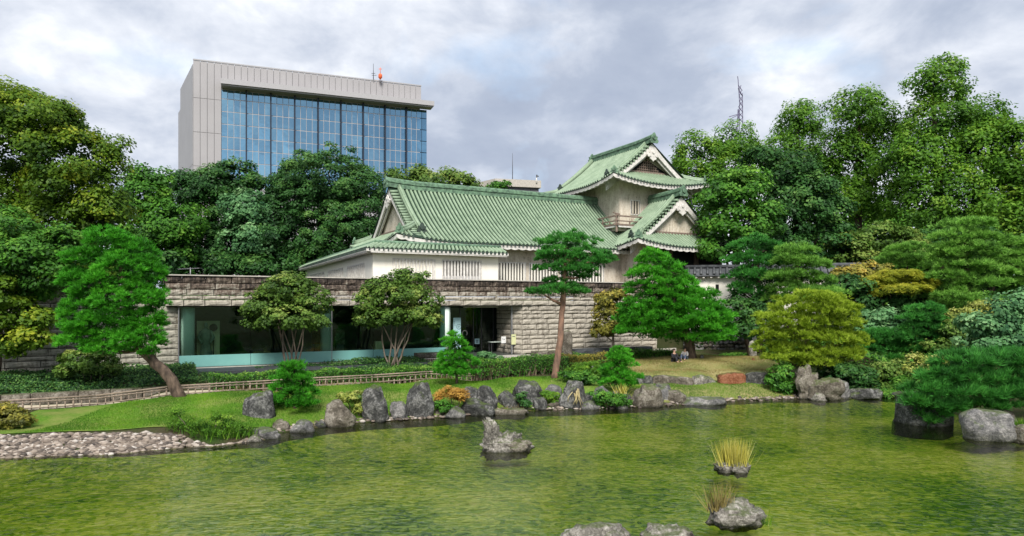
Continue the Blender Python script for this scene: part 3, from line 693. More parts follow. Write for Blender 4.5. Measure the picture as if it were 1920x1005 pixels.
    for sd in (0, 1):
        for off, wd, nm in ((.04, .42, 'barge_board'), (.22, .60, 'inner_barge_board')):
            vv, ff = [], []; N = 14; q0 = .55
            for i in range(N+1):
                q = q0+(rf.R-q0)*i/N; b = rf.b0+q if sd == 0 else rf.b1-q; z = rf.prof(q)-.03
                wv = wd*(1.25-.35*math.sin(math.pi*i/N)); da = off
                vv += [rf.P(av+da, b, z-(0 if off < .1 else .1)), rf.P(av+da, b, z-wv), rf.P(av+da+.12, b, z-wv), rf.P(av+da+.12, b, z-(0 if off < .1 else .1))]
            for i in range(N):
                for k in range(4): ff.append((i*4+k, i*4+(k+1) % 4, i*4+4+(k+1) % 4, i*4+4+k))
            ff += [(0, 1, 2, 3), (N*4+3, N*4+2, N*4+1, N*4)]
            mb = MB(); mb.add(vv, ff); mb.build(nm, M['white_trim'], root)
    zb_ = rf.prof(rf.hd)
    gw = MB(); N = 16; poly = []
    for i in range(-N, N+1): b = rf.bm+(rf.R-rf.hd-.05)*i/N; poly.append(rf.P(ag+.05, b, rf.prof(rf.R-abs(b-rf.bm))-.12))
    gw.prism(poly, rf.P(ag+.25, rf.bm, 0)-rf.P(ag+.05, rf.bm, 0)); gwall = gw.build('gable_wall', M['plaster_dark'], root)
    sl = MB(); sl.obox(rf.P(ag-.12, rf.b0+rf.hd-.1, zb_-.02), rf.P(0, rf.b1-rf.hd+.1, 0)-rf.P(0, rf.b0+rf.hd-.1, 0), rf.P(.2, 0, 0)-rf.P(0, 0, 0), (0, 0, .16)); sl.build('gable_sill', M['wood_grey'], root)
    pe = MB(); zt = rf.zr-.75
    sh = [(0, -.75), (.13, -.62), (.3, -.55), (.36, -.38), (.52, -.38), (.62, -.2), (.5, -.08), (.3, -.1), (.2, .1), (0, .25)]
    sh = sh+[(-x, z) for x, z in sh[-2:0:-1]]
    fd = (rf.P(-1, 0, 0)-rf.P(0, 0, 0)); pe.prism([rf.P(av-.02, rf.bm+x*.95, zt+z*.95) for x, z in sh], fd*.08)
    q = rf.P(av-.1, rf.bm, zt-.02); pe.tube([q, q+fd*.06], .1, 10)
    for x in (-.28, .28): q = rf.P(av-.1, rf.bm+x, zt-.28); pe.tube([q, q+fd*.05], .08, 8)
    pe.build('gable_pendant', M['white_trim'], root)
    # ridges
    ra = ridge_a or a_end; rd = MB(); N = 16; pr = []
    for i in range(N+1):
        a = av-.12+(ra-av+.12)*i/N; e = rf.zr+.12*max(0, 1-(a-av)/2.5)**2; pr.append((a, e))
    for (a, e), (a2, e2) in zip(pr, pr[1:]):
        for hw, z0, z1 in ((.2, -.1, ridge_h*.45), (.26, ridge_h*.45, ridge_h*.55), (.17, ridge_h*.55, ridge_h*.85)):
            p = [rf.P(a, rf.bm-hw, e+z0), rf.P(a, rf.bm+hw, e+z0), rf.P(a, rf.bm+hw, e+z1), rf.P(a, rf.bm-hw, e+z1), rf.P(a2, rf.bm-hw, e2+z0), rf.P(a2, rf.bm+hw, e2+z0), rf.P(a2, rf.bm+hw, e2+z1), rf.P(a2, rf.bm-hw, e2+z1)]
            rd.add(p, [(0, 1, 2, 3), (7, 6, 5, 4), (0, 4, 5, 1), (1, 5, 6, 2), (2, 6, 7, 3), (3, 7, 4, 0)])
    rd.tube([rf.P(a, rf.bm, e+ridge_h*.88) for a, e in pr], .12, 8); rd.build('main_ridge', M['roof_ridge'], root)
    onigawara('ridge_end_tile', rf.P(av-.12, rf.bm, rf.zr-.05), fd, .68, root)
    for sd in (0, 1):
        dr = MB(); N = 10; last = None; q1 = .95
        L_ = []
        for i in range(N+1):
            q = rf.R-.1+(q1-rf.R+.1)*i/N; b = rf.b0+q if sd == 0 else rf.b1-q
            L_.append(rf.P(av+.72, b, rf.prof(q)+.14+(.12 if i == N else 0)))
        dr.tube(L_, .15, 8); dr.tube([p+V((0, 0, .17)) for p in L_], .09, 8); dr.build('descending_ridge', M['roof_green'], root)
        b = rf.b0+q1 if sd == 0 else rf.b1-q1; f2 = rf.P(0, -1 if sd == 0 else 1, 0)-rf.P(0, 0, 0)
        onigawara('ridge_end_tile', L_[-1]-V((0, 0, .2)), f2, .55, root, 'roof_dark')
        hr = MB(); L_ = [rf.P(rf.a0+q, rf.b0+q if sd == 0 else rf.b1-q, rf.za(rf.a0+q, rf.b0+q)+.1) for q in np.linspace(.35, rf.hd, 7)]
        hr.tube(L_, .16, 8); hr.tube([p+V((0, 0, .16)) for p in L_], .09, 8); hr.build('hip_ridge', M['roof_green'], root)
        onigawara('ridge_end_tile', L_[0]-V((0, 0, .12)), fd+f2, .5, root, 'roof_ridge')
    return root, gwall
# main hall : gable end looks left (-s)
mainR = Roof(lambda a, b: C(a, b), 11.9, 30.1, 1.8, 12.8, 8.15, 12.2, 1.7, 1.25, .42, .28)
make_roof(mainR, 'long sloping green roof of the hall', cas, a_stop=30.1, sp=.29, sides=(0,))
# turret upper roof : gable looks at the pond (-r)
topR = Roof(lambda a, b: C(b, a), 2.9, 13.6, 28.5, 37.9, 13.3, 16.75, 2.0, 1.35, .55, .34)
rt, gw_top = make_roof(topR, 'top green roof of the turret', cas, a_stop=11.8, sp=.29, sides=(0,), ridge_a=12.3)
# far hip end of the turret roof
bk = MB(); N = 20; pa = [topR.P(11.8+0*i, topR.b0+(topR.b1-topR.b0)*i/N, topR.prof(min(i, N-i)/N*(topR.b1-topR.b0))) for i in range(N+1)]
pb = [topR.P(13.6, topR.b0+(topR.b1-topR.b0)*i/N, topR.ze+.3*abs(2*i/N-1)**3) for i in range(N+1)]
bk.add(pa+pb, [(i, i+1, N+2+i, N+1+i) for i in range(N)]); bk.build('rear_hip', M['roof_green'], rt)
mb = MB(); mb.tube([topR.P(12.2, topR.bm, 16.9), topR.P(12.4, topR.bm-1.9, 15.2), topR.P(13.0, topR.b0+1.4, 14.0), topR.P(13.5, topR.b0+.2, 13.75)], [.2, .2, .18, .15], 8); mb.build('hip_ridge', M['roof_green'], rt)
onigawara('ridge_end_tile', topR.P(12.4, topR.bm, 16.7), Wd, .65, rt)
onigawara('ridge_end_tile', topR.P(12.7, topR.b0+1.6, 13.9), -U-Wd*.3, .6, rt, 'roof_dark')
lowR = Roof(lambda a, b: C(b, a), -.5, 7.0, 28.05, 37.9, 8.3, 12.15, 1.75, 1.2, .5, .3)
make_roof(lowR, 'lower gabled green roof in front of the turret', cas, a_stop=4.2, sp=.29, sides=(0,), ridge_a=4.6)
# lattice in the top gable
zg = topR.prof(2.0)
la = MB(); bm_ = topR.bm
for k in range(-9, 10):
    b = bm_+k*.2; zt = topR.prof(topR.R-abs(b-bm_))-1.05
    if zt > zg+.2: la.obox(topR.P(2.9+1.98, b-.03, zg+.1), U*.06, -Wd*.05, (0, 0, zt-zg-.1))
for k in range(6):
    z = zg+.25+k*.2; hw = None
    for j in range(60):
        x = j*.05
        if topR.prof(topR.R-x)-1.05 < z: hw = x; break
    if hw and hw > .15: la.obox(topR.P(2.9+1.95, bm_-hw, z), U*2*hw, -Wd*.05, (0, 0, .05))
la.build('lattice', M['wood_grey'], gw_top)
mb = MB(); pl = [topR.P(2.9+2.03, bm_+x, z) for x, z in ((-2.0, zg+.14), (2.0, zg+.14), (0, topR.zr-1.2))]; mb.prism(pl, -Wd*.02); mb.build('lattice_backing', M['dark_void'], gw_top)
# walls
def wallbox(name, s0, s1, r0, r1, z0, z1, mat='plaster'):
    mb = MB(); mb.cbox(s0, s1, r0, r1, z0, z1); return mb.build(name, M[mat], cas)
wallbox('hall_wall', 13.9, 29.2, 3.0, 11.5, 5.6, 8.4, 'plaster_dark')
wallbox('turret_lower_wall', 29.15, 36.6, .9, 11, 4.9, 8.75, 'plaster_dark')
wallbox('turret_upper_wall', 30.1, 36.0, 4.3, 11.5, 8.8, 13.6, 'plaster_dark')
# annex in front of the hall, walls splayed on the left
cw = C(10.32, 1.2); ld = V((-.4341, .9009, 0)); e1_, e2_ = C(18.38, 1.2), C(18.38, 4.5); k22 = cw+ld*24.4
mb = MB(); zt, zb0 = 7.38, 5.6
bs = [cw, e1_, e2_, C(13, 6), k22+U*3, k22]; mb.prism([p+V((0, 0, zb0)) for p in bs], (0, 0, zt-zb0)); mb.build('annex_wall', M['plaster'], cas)
def pent(pts_out, pts_in, zo, zi, sp, nm):
    root = MB(); n = len(pts_out)
    root.add([p+V((0, 0, zo)) for p in pts_out]+[p+V((0, 0, zi)) for p in pts_in], [(i, i+1, n+i+1, n+i) for i in range(n-1)])
    o = root.build('pent_roof', M['roof_gutter'], cas)
    for i in range(n-1):
        a, b, c_, d = pts_out[i], pts_out[i+1], pts_in[i], pts_in[i+1]; L = (b-a).length; m_ = int(L/sp)
        for k in range(m_):
            u = (k+.5)/m_; p0 = a.lerp(b, u)+V((0, 0, zo)); p1 = c_.lerp(d, u)+V((0, 0, zi))
            mb = MB(); rib(mb, [p0-(p1-p0).normalized()*.03, p1], sp*.33); mb.build('rib', [M['roof_green'], M['roof_dark']], o)
        mb = MB(); mb.bar(a+V((0, 0, zo-.09)), b+V((0, 0, zo-.09)), .07, .14); mb.bar(a.lerp(c_, .3)+V((0, 0, zo-.16)), b.lerp(d, .3)+V((0, 0, zo-.16)), .4, .14); mb.build('eave_board', M['white_trim'], o)
    mb = MB()
    for a, b in zip(pts_in, pts_in[1:]): mb.tube([a+V((0, 0, zi+.06)), b+V((0, 0, zi+.06))], .12, 8)
    mb.build('ridge', M['roof_ridge'], o); return o
ov = .55; perp = V((-.9009, -.4341, 0))
pent([C(18.8, .62), cw-Wd*.58+perp*ov*.9, k22+perp*ov], [C(18.6, 1.3), cw+V((.15, .1, 0)), k22+V((.2, 0, 0))], 7.50, 7.86, .27, 'pent')
mb = MB(); q = C(12.2, 3); sur = [cw+V((.1, .1, 7.8)), C(18.6, 1.35, 7.8), C(18.6, 3.2, 8.1), C(12.6, 3.2, 8.2), C(12.0, 12.4, 8.2), k22+U*2.5+V((0, 0, 8.0)), k22+V((.25, 0, 7.8))]
mb.add(sur, [(0, 1, 2, 3), (0, 3, 4, 5, 6)]); mb.build('annex_roof', M['roof_green'], cas)
# windows with upright white bars
def bar_window(X0, X1, r, z0, z1, nb, back, barw, proud=.03, mat='white_trim', setb=.10):
    a, b = s_at(X0, r), s_at(X1, r); mb = MB()
    for s0, s1, zA, zB in ((a-.07, b+.07, z1, z1+.07), (a-.07, b+.07, z0-.07, z0), (a-.07, a, z0, z1), (b, b+.07, z0, z1)): mb.cbox(s0, s1, r-.03, r+.02, zA, zB)
    w_ = mb.build('window', M['white_trim'], cas)
    mb = MB(); mb.cbox(a, b, r-.012, r-.004, z0, z1); mb.build('backing', M[back], w_)
    for k in range(nb):
        c_ = a+(b-a)*(k+.5)/nb; mb = MB(); mb.cbox(c_-barw/2, c_+barw/2, r-.10, r-.015, z0, z1); mb.build('bar', M[mat], w_)
    return w_
simple('shutter_grey', (.50, .50, .50), (.42, .42, .43), .7)
bar_window(738, 814, 1.2, 5.72, 6.95, 12, 'plaster', .07)
bar_window(831, 901, 1.2, 5.72, 6.95, 12, 'dark_void', .12)
mb = MB(); mb.cbox(s_at(831, 1.2), s_at(901, 1.2), 1.175, 1.186, 5.72, 6.05)
mb.build('shutter', M['shutter_grey'], cas)
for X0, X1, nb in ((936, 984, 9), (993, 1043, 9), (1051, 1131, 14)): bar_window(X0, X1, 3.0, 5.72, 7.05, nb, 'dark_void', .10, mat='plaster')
def side_window(o, d, n_, L0, L1, z0, z1, nb, back, barw, nm='window', mat='white_trim'):
    d = V(d).normalized(); n_ = V(n_).normalized(); mb = MB()
    for l0, l1, zA, zB in ((L0-.06, L1+.06, z1, z1+.07), (L0-.06, L1+.06, z0-.07, z0), (L0-.06, L0, z0, z1), (L1, L1+.06, z0, z1)): mb.obox(V(o)+d*l0+V((0, 0, zA)), d*(l1-l0), n_*.05, (0, 0, zB-zA))
    w_ = mb.build('window', M['white_trim'], cas)
    mb = MB(); mb.obox(V(o)+d*L0+V((0, 0, z0)), d*(L1-L0), n_*.012, (0, 0, z1-z0)); mb.build('backing', M[back], w_)
    for k in range(nb):
        c_ = L0+(L1-L0)*(k+.5)/nb; mb = MB(); mb.obox(V(o)+d*(c_-barw/2)+n_*.014+V((0, 0, z0)), d*barw, n_*.07, (0, 0, z1-z0)); mb.build('bar', M[mat], w_)
nl = V((-.9009, -.4341, 0))
def l_at(X): t_ = (X-960)/F; return (t_*cw.y-cw.x)/(ld.x-ld.y*t_)
for X0, X1 in ((683, 652), (643, 616), (608, 583)): side_window(cw, ld, nl, l_at(X0), l_at(X1), 5.7, 6.75, 9, 'plaster', .09)
fx = C(29.15, .9)
side_window(fx, Wd, -U, .75, 1.25, 5.65, 6.55, 3, 'dark_void', .09, mat='plaster_dark')
side_window(C(0, 4.3), U, -Wd, s_at(1183, 4.3), s_at(1198.5, 4.3), 11.15, 12.15, 3, 'dark_void', .1, mat='plaster_dark')
# balcony
ba = thing('x', 'x', 'x', (0, 0, 0)); bpy.data.objects.remove(ba)
mb = MB(); mb.cbox(29.05, 36.2, 3.25, 4.3, 9.95, 10.07); mb.cbox(29.05, 30.1, 4.3, 8.5, 9.95, 10.07); bal = mb.build('balcony', M['white_trim'], cas)
def rail(p, q, z, th): mb = MB(); mb.bar(p+V((0, 0, z)), q+V((0, 0, z)), th); mb.build('rail', M['wood_grey'], bal)
k0, k1, k2 = C(29.1, 3.3), C(36.2, 3.3), C(29.1, 8.5)
for z, th in ((10.14, .13), (10.42, .08), (10.78, .10)): rail(k0-U*.25, k1, z, th); rail(k0-Wd*.25, k2, z, th)
for k in range(7):
    for p in (k0.lerp(k1, k/6), k0.lerp(k2, k/6)): mb = MB(); mb.bar(p+V((0, 0, 10.05)), p+V((0, 0, 10.78 if k % 2 == 0 else 10.42)), .09, up=(1, 0, 0)); mb.build('post', M['wood_grey'], bal)
mb = MB(); mb.bar(k0+V((0, 0, 9.6)), k0+V((0, 0, 10.95)), .15, up=(1, 0, 0)); mb.bar(k0-U*.3+V((0, 0, 10.98)), k0+U*.3+V((0, 0, 10.9)), .07); mb.build('corner_post', M['wood_grey'], bal)
mb = MB(); mb.cbox(29.35, 36.2, 3.6, 4.3, 9.72, 9.95); mb.cbox(29.35, 30.1, 4.3, 8.5, 9.72, 9.95); mb.build('bracket', M['plaster_dark'], bal)
# porch below the lower gable: posts, beam, near-black panel painting its shade
for s_ in (31.6, 34.0, 36.3): mb = MB(); mb.cbox(s_, s_+.25, .35, .6, 4.9, 8.3); mb.build('porch_post', M['bark'], cas)
mb = MB(); mb.cbox(30.6, 36.6, .62, .85, 4.9, 8.5); mb.build('porch_shade_panel', M['dark_void'], cas)
mb = MB(); mb.cbox(30.6, 36.6, .4, .6, 6.4, 6.6); mb.build('porch_beam', M['bark'], cas)
mb = MB(); mb.cbox(30.3, 36.7, .5, 11, 1.0, 4.9)
ft = mb.build('castle_foundation', M['soil']); tag(ft, kind='structure')

# ================================================================== garden wall with black tiles
gwl = thing('plaster_garden_wall', 'white plaster wall with a black tiled coping behind the pines right of the castle', 'wall', at(1450, 560, 55))
g0, g1 = at(1285, 568, 48.6), at(1640, 568, 45.2); gdv = (g1-g0).normalized(); L = (g1-g0).length; gn = V((gdv.y, -gdv.x, 0))
if gn.y > 0: gn = -gn
def G(l, n_, z): p = g0+gdv*l+gn*n_; return V((p.x, p.y, z))
zt = 6.25
mb = MB(); mb.obox(G(0, 0, 1.5), gdv*L, -gn*.35, (0, 0, zt-1.5)); mb.build('plaster_face', M['plaster'], gwl)
mb = MB(); mb.prism([G(0, .45, zt+.02), G(0, .45, zt+.1), G(0, -.18, zt+.62), G(0, -.8, zt+.1), G(0, -.8, zt+.02)], gdv*L); cp_ = mb.build('coping', M['tile_black'], gwl)
n = int(L/.42)
tm = MB(); tm.tube([V((0, 0, 0)), V((0, -.66, -.52))], .09, 6); tmo = tm.build('tile', M['tile_black'], cp_, base=V((0, 0, 0))); me_t = tmo.data; bpy.data.objects.remove(tmo)
for k in range(n):
    o = bpy.data.objects.new('tile', me_t); reg(o, G((k+.5)*L/n, -.18, zt+.66), cp_); o.rotation_euler = (0, 0, math.atan2(gn.x, -gn.y))
mb = MB(); mb.tube([G(0, -.18, zt+.72), G(L, -.18, zt+.72)], .13, 8); mb.build('ridge', M['tile_black'], cp_)
n = int(L/.5); mb = MB()
for k in range(n): mb.obox(G((k+.35)*L/n, 0, zt-.1), gdv*.14, gn*.38, (0, 0, .12))
mb.build('bracket', M['white_trim'], gwl)
tq = (at(1343, 0, 1).x*1.0); lq = None
for i in range(400):
    l_ = L*i/400; p = G(l_, 0, 0)
    if 960+F*p.x/p.y > 1341: lq = l_; break
mb = MB(); mb.obox(G(lq, .0, 5.2), gdv*.22, gn*.02, (0, 0, .5)); mb.build('loophole', M['dark_void'], gwl)

# ================================================================== rubble wall by the courtyard
rw = thing('rubble_wall', 'low dry wall of rough brown and grey rubble stones behind the big pine', 'wall', at(1350, 660, 47))
rm_ = []
for k in range(6):
    bm = bmesh.new(); bmesh.ops.create_icosphere(bm, subdivisions=1, radius=.5); r_ = random.Random(k)
    for v in bm.verts: v.co *= r_.uniform(.8, 1.12)
    me = bpy.data.meshes.new('stone'); bm.to_mesh(me); bm.free(); me.materials.append(M['rock_grey' if k % 2 else 'rock_brown']); rm_.append(me)
r0_, r1_ = at(1285, 0, 47.5), at(1405, 0, 46.5); r0_.z = r1_.z = 0; z = .95
for row in range(5):
    x = 0; dv = (r1_-r0_).normalized(); L = (r1_-r0_).length
    while x < L:
        s_ = random.uniform(.22, .42); o = bpy.data.objects.new('stone', random.choice(rm_))
        reg(o, r0_+dv*x+V((0, random.uniform(-.05, .05), z+random.uniform(-.04, .04))), rw); o.scale = (s_*1.15, .4, s_*.95); o.rotation_euler = (random.uniform(-.3, .3), random.uniform(-.5, .5), random.uniform(-.4, .4)); x += s_*.85
    z += .25
mb = MB(); mb.obox(r0_+V((0, .1, .6)), dv*L, V((0, .5, 0)), (0, 0, 1.35)); mb.build('wall_core', M['rock_dark'], rw)

# ================================================================== office tower
off = thing('office_building', 'tall grey office block with a blue glass curtain wall behind the trees', 'building', at(580, 568, 220))
C0 = at(362, HOR, 200); C0.z = 0; E = V((.9338, .3579, 0)); NF = V((.3579, -.9338, 0)); LD = V((-.539, .842, 0))
def O(s_, n_, z): p = C0+E*s_+NF*n_; return V((p.x, p.y, z))
ZT = 75.6; sA, sB, sE = 7.6, 70.1, 68.1; zC = 68.6
mb = MB(); mb.prism([O(.3, -.5, 0), O(sE-.3, -.5, 0), O(sE-.3, -18, 0), C0+LD*28+E*.5], (0, 0, ZT-.3)); mb.build('core', M['canopy'], off)
pw = sA/4
def panel(o, dx, dz, nrm, mat='cladding'):
    mb = MB(); dx, dz, nrm = V(dx), V(dz), V(nrm); g_ = dx.normalized()*.05; gz = dz.normalized()*.05
    mb.obox(V(o)+g_+gz, dx-2*g_, nrm*.12, dz-2*gz); mb.build('cladding_panel', M[mat], off)
zr_ = [ZT, 64.6, 54.6, 44.6, 34.6, 24.6]
for i in range(4):
    for a, b in zip(zr_, zr_[1:]): panel(O(i*pw, -.1, b), E*pw, (0, 0, a-b), NF)
ncol = 33; cw_ = (sE-sA)/ncol
for i in range(ncol): panel(O(sA+i*cw_, -.1, zC+.6), E*cw_, (0, 0, ZT-zC-.6), NF)
NL = V((-.842, -.539, 0))
for i in range(9):
    for a, b in ((ZT-1.2, 45), (45, 20)): panel(C0+LD*(i*3.1)+V((0, 0, b)), LD*3.1, (0, 0, a-b), NL, 'cladding_side')
mb = MB(); mb.obox(C0+LD*28.1+V((0, 0, 10)), LD*6, -NL*3, (0, 0, 58)); mb.build('rear_wing', M['cladding_side'], off)
mb = MB(); mb.obox(O(sA, 0, zC), E*(sB-sA+1.5), NF*3.6, (0, 0, 1.5)); mb.obox(O(sA+.2, -.3, zC-.4), E*(sB-sA+1.0), NF*3.4, (0, 0, .35)); mb.build('canopy', M['canopy'], off)
mb = MB(); mb.obox(O(0-.05, -.05, ZT), E*(sE+.1), NF*.25, (0, 0, .35)); mb.build('coping', M['canopy'], off)
mb = MB(); mb.obox(O(sA, -1.2, 20), E*(sB-sA), NF*.5, (0, 0, zC-20.5)); mb.build('curtain_wall_backing', M['fin_navy'], off)
rows = [zC-.6, zC-3.4]+[zC-3.4-3.75*k for k in range(1, 8)]
pws = (sB-sA)/36; gm = MB(); gm.obox((-.5, 0, -.5), (1, 0, 0), (0, .1, 0), (0, 0, 1)); go = gm.build('glass_pane', M['office_glass'], None, base=V((0, 0, 0))); gme = go.data; bpy.data.objects.remove(go)
ang = math.atan2(E.y, E.x)
for i in range(36):
    for a, b in zip(rows, rows[1:]):
        o = bpy.data.objects.new('glass_pane', gme); reg(o, O(sA+(i+.5)*pws, -.45, (a+b)/2), off); o.scale = (pws-.14, 1, a-b-.22); o.rotation_euler = (random.uniform(-.012, .012), 0, ang+random.uniform(-.01, .01))
for k in range(1, 9):
    mb = MB(); mb.obox(O(sA+k*4*pws-.2, -.4, 22), E*.4, NF*1.0, (0, 0, zC-22)); mb.build('fin', M['fin_navy'], off)
bc = thing('orange_beacon', 'small orange warning beacon on the roof of the glass office block', 'beacon', O(62.5, -8, ZT))
q = at(713, 158, 218); q.z = 75.8
mb = MB(); mb.tube([q, q+V((0, 0, .3)), q+V((0, 0, .5)), q+V((0, 0, 1.5)), q+V((0, 0, 1.9))], [.3, .3, .6, .6, .2], 10); mb.build('lamp', M['orange_paint'], bc)
mb = MB(); mb.tube([q+V((0, 0, 1.9)), q+V((0, 0, 3.8))], .09, 6); mb.bar(q+V((-.5, 0, 3.3)), q+V((.5, 0, 3.3)), .14); mb.build('rod', M['orange_paint'], bc)
ae = thing('rooftop_antenna', 'thin dark antenna rod beside the orange beacon', 'antenna', q+V((-2.2, 0, 0)))
mb = MB(); p = q+V((-2.2, 0, 0)); mb.tube([p, p+V((0, 0, 5.0))], [.14, .06], 6); mb.build('rod', M['metal_dark'], ae)
mb = MB(); mb.bar(p+V((-.6, 0, 1.9)), p+V((.6, 0, 1.9)), .12); mb.bar(p+V((-.5, 0, 1.3)), p+V((1.0, 0, 1.3)), .12); mb.build('crossbar', M['metal_dark'], ae)
# second block, low behind the hall roof
of2 = thing('distant_office', 'small pale office top with a dark window band above the castle roof ridge', 'building', at(960, 568, 150))
c2 = at(928, HOR, 150); c2.z = 0; e2 = V((.97, .243, 0)); l2 = V((-.62, .785, 0)); D2 = 150
def O2(s_, n_, z): p = c2+e2*s_+V((.243, -.97, 0))*n_; return V((p.x, p.y, z))
ZT2 = 31.7; L2 = 10.4
mb = MB(); mb.prism([O2(0, 0, 10), O2(L2, 0, 10), O2(L2, -10, 10), c2+l2*14+V((0, 0, 10))], (0, 0, 17.4)); mb.build('wall', M['cladding_side'], of2)
mb = MB(); mb.prism([O2(0, .3, 30.1), O2(L2+.1, .3, 30.1), O2(L2+.1, -10, 30.1), c2+l2*14+V((-.2, -.2, 30.1))], (0, 0, 1.6)); mb.build('parapet', M['concrete_pale'], of2)
mb = MB(); mb.prism([O2(.4, -.3, 27.4), O2(L2-.3, -.3, 27.4), O2(L2-.3, -9, 27.4), c2+l2*13+V((.3, .3, 27.4))], (0, 0, 2.69)); mb.build('window_band', M['metal_dark'], of2)
for k in range(5): mb = MB(); mb.obox(O2(.6+k*1.95, -.25, 28.0), e2*1.8, V((.243, -.97, 0))*.06, (0, 0, 1.25)); mb.build('window', M['shutter_grey'], of2)
mm = thing('roof_mast', 'very thin tall whip mast on the distant office roof', 'antenna', O2(4, -3, ZT2)); q = at(961, 334, 153); mb = MB(); mb.tube([q-V((0, 0, .6)), q+V((0, 0, 2.8)), q+V((0, 0, 5.6))], [.09, .07, .03], 5); mb.build('rod', M['metal_dark'], mm)
mm = thing('roof_camera', 'small dark device on a white post at the right end of the distant office roof', 'camera', O2(9, -2, ZT2)); q = at(1006, 340, 152)
mb = MB(); mb.tube([q-V((0, 0, .5)), q+V((0, 0, 1.0))], [.2, .1], 6); mb.build('post', M['white_trim'], mm)
mb = MB(); mb.obox(q+V((-.1, -.2, .9)), (.3, 0, 0), (0, .4, 0), (0, 0, .55)); mb.bar(q+V((.1, 0, 1.2)), q+V((.5, 0, 1.1)), .2); mb.build('housing', M['metal_dark'], mm)
# radio mast
rmst = thing('radio_mast', 'leaning grey lattice radio mast above the trees on the right', 'mast', at(1385, 260, 120))
simple('mast_steel', (.16, .15, .24), (.12, .11, .18), .5)
def px(X, Y): return at(X, Y, 120)
segs = [((1379, 260), (1387, 196)), ((1393, 260), (1392, 175)), ((1387, 196), (1384, 150)), ((1384, 150), (1383, 143)), ((1367, 219), (1384, 214)), ((1373, 221), (1387, 214)), ((1384, 165), (1392, 180))]
ys = [230, 220, 210, 200, 190, 180, 170, 160]
for k in range(len(ys)-1):
    l_ = lambda y: 1383+(260-y)*.03+max(0, 0) if y > 196 else 1387-(196-y)*.07
    segs += [((l_(ys[k]), ys[k]), (1393-(230-ys[k])*.02*(1 if k < 5 else 3), ys[k+1])), ((l_(ys[k+1]), ys[k+1]), (1393-(230-ys[k])*.02, ys[k]))]
for (a, b), (c_, d) in segs: mb = MB(); mb.bar(px(a, b), px(c_, d), .11); mb.build('strut', M['mast_steel'], rmst)
for dx in (0, 1): mb = MB(); mb.bar(px(1380+9*dx, 290)+V((0, 1.0*dx, 0)), px(1384+5*dx, 205)+V((0, .8*dx, 0)), .14); mb.build('leg', M['mast_steel'], rmst)
# poles right of the hall: none

# ================================================================== path edge wall, bamboo fence
pe_ = thing('terrace_edge_wall', 'low wall of brown cut stones along the sandy path at the left', 'wall', C(-4, -5.8, .4))
x = -9.5; r_ = random.Random(4)
while x < 1.6:
    Ls = r_.uniform(.9, 1.7); o = bpy.data.objects.new('stone', r_.choice(stones_for('rock_block'))); reg(o, C(x+Ls/2, -5.75, .68), pe_)
    o.rotation_euler = (0, 0, math.atan2(U.y, U.x)); o.scale = (Ls-.015, .45, .58); x += Ls
fe = thing('bamboo_fence', 'knee high weathered bamboo fence along the path behind the lawn', 'fence', C(2, -6.95, .42))
S_ = np.arange(-8.2, 13.6, .26)
for s_ in S_:
    z0 = hz(*C(s_, -6.95)[:2]); z0 = max(z0-.05, .38); mb = MB(); q = C(s_, -6.95); big = int(round((s_+8.2)/.26)) % 6 == 0
    mb.tube([q+V((0, 0, z0-.1)), q+V((0, 0, z0+.46))], .035 if big else .024, 6); mb.build('picket', M['bamboo'], fe)
for zo in (.12, .34, .44):
    for a, b in zip(np.arange(-8.2, 13.4, 2.7), np.arange(-5.5, 16, 2.7)):
        b = min(b, 13.5); p, q = C(a, -6.98), C(b, -6.98); mb = MB()
        mb.tube([p+V((0, 0, max(hz(*p[:2])-.05, .38)+zo)), q+V((0, 0, max(hz(*q[:2])-.05, .38)+zo))], .032 if zo > .4 else .022, 6); mb.build('rail', M['bamboo'], fe)
# ================================================================== foliage
TRI = [0]
def unit(n): a = rng.normal(size=(n, 3)); return a/np.linalg.norm(a, axis=1, keepdims=True)
def nrmz(a): return a/(np.linalg.norm(a, axis=1, keepdims=True)+1e-9)
def sublobes(lobes, sr, dens=1.25, flat=.75, bottom=-.45, keep_back=.45):
    """lobes: (c, rx, ry, rz). returns centres, outward directions"""
    Cc, Oo, RR = [], [], []
    for i, (c_, rx, ry, rz) in enumerate(lobes):
        n = max(5, int(dens*4*math.pi*((rx*ry+ry*rz+rx*rz)/3)/(math.pi*sr*sr)))
        d = unit(n*2); d = d[d[:, 2] > bottom]; d = d[:n]
        if keep_back < 1: k = (d[:, 1] < .25) | (rng.random(len(d)) < keep_back); d = d[k]
        sc = np.array([max(rx-sr*.55, rx*.4), max(ry-sr*.55, ry*.4), max(rz-sr*.45, rz*.4)])
        m_ = rng.uniform(.80, 1.12, (len(d), 1)); ph = rng.uniform(0, 6.28, 4); m_ = m_*(1+.17*np.sin(3.4*d[:, :1]+ph[0])*np.sin(3.1*d[:, 2:]+ph[1])+.09*np.sin(7*d[:, :1]+ph[2])*np.sin(6*d[:, 2:]+ph[3])); m_ = np.where(rng.random((len(d), 1)) < .13, m_*1.18, m_); p = np.array(c_)+d*sc*m_; keep = np.ones(len(p), bool)
        for j, (c2, a, b, e) in enumerate(lobes):
            if j == i: continue
            q = (p-np.array(c2))/np.array([a, b, e]); keep &= (q**2).sum(1) > .55
        o = nrmz(d/np.array([rx, ry, rz])*min(rx, ry, rz)); Cc.append(p[keep]); Oo.append(o[keep])
    Cc, Oo = np.concatenate(Cc), np.concatenate(Oo); return Cc, Oo, sr*rng.uniform(.65, 1.25, len(Cc))
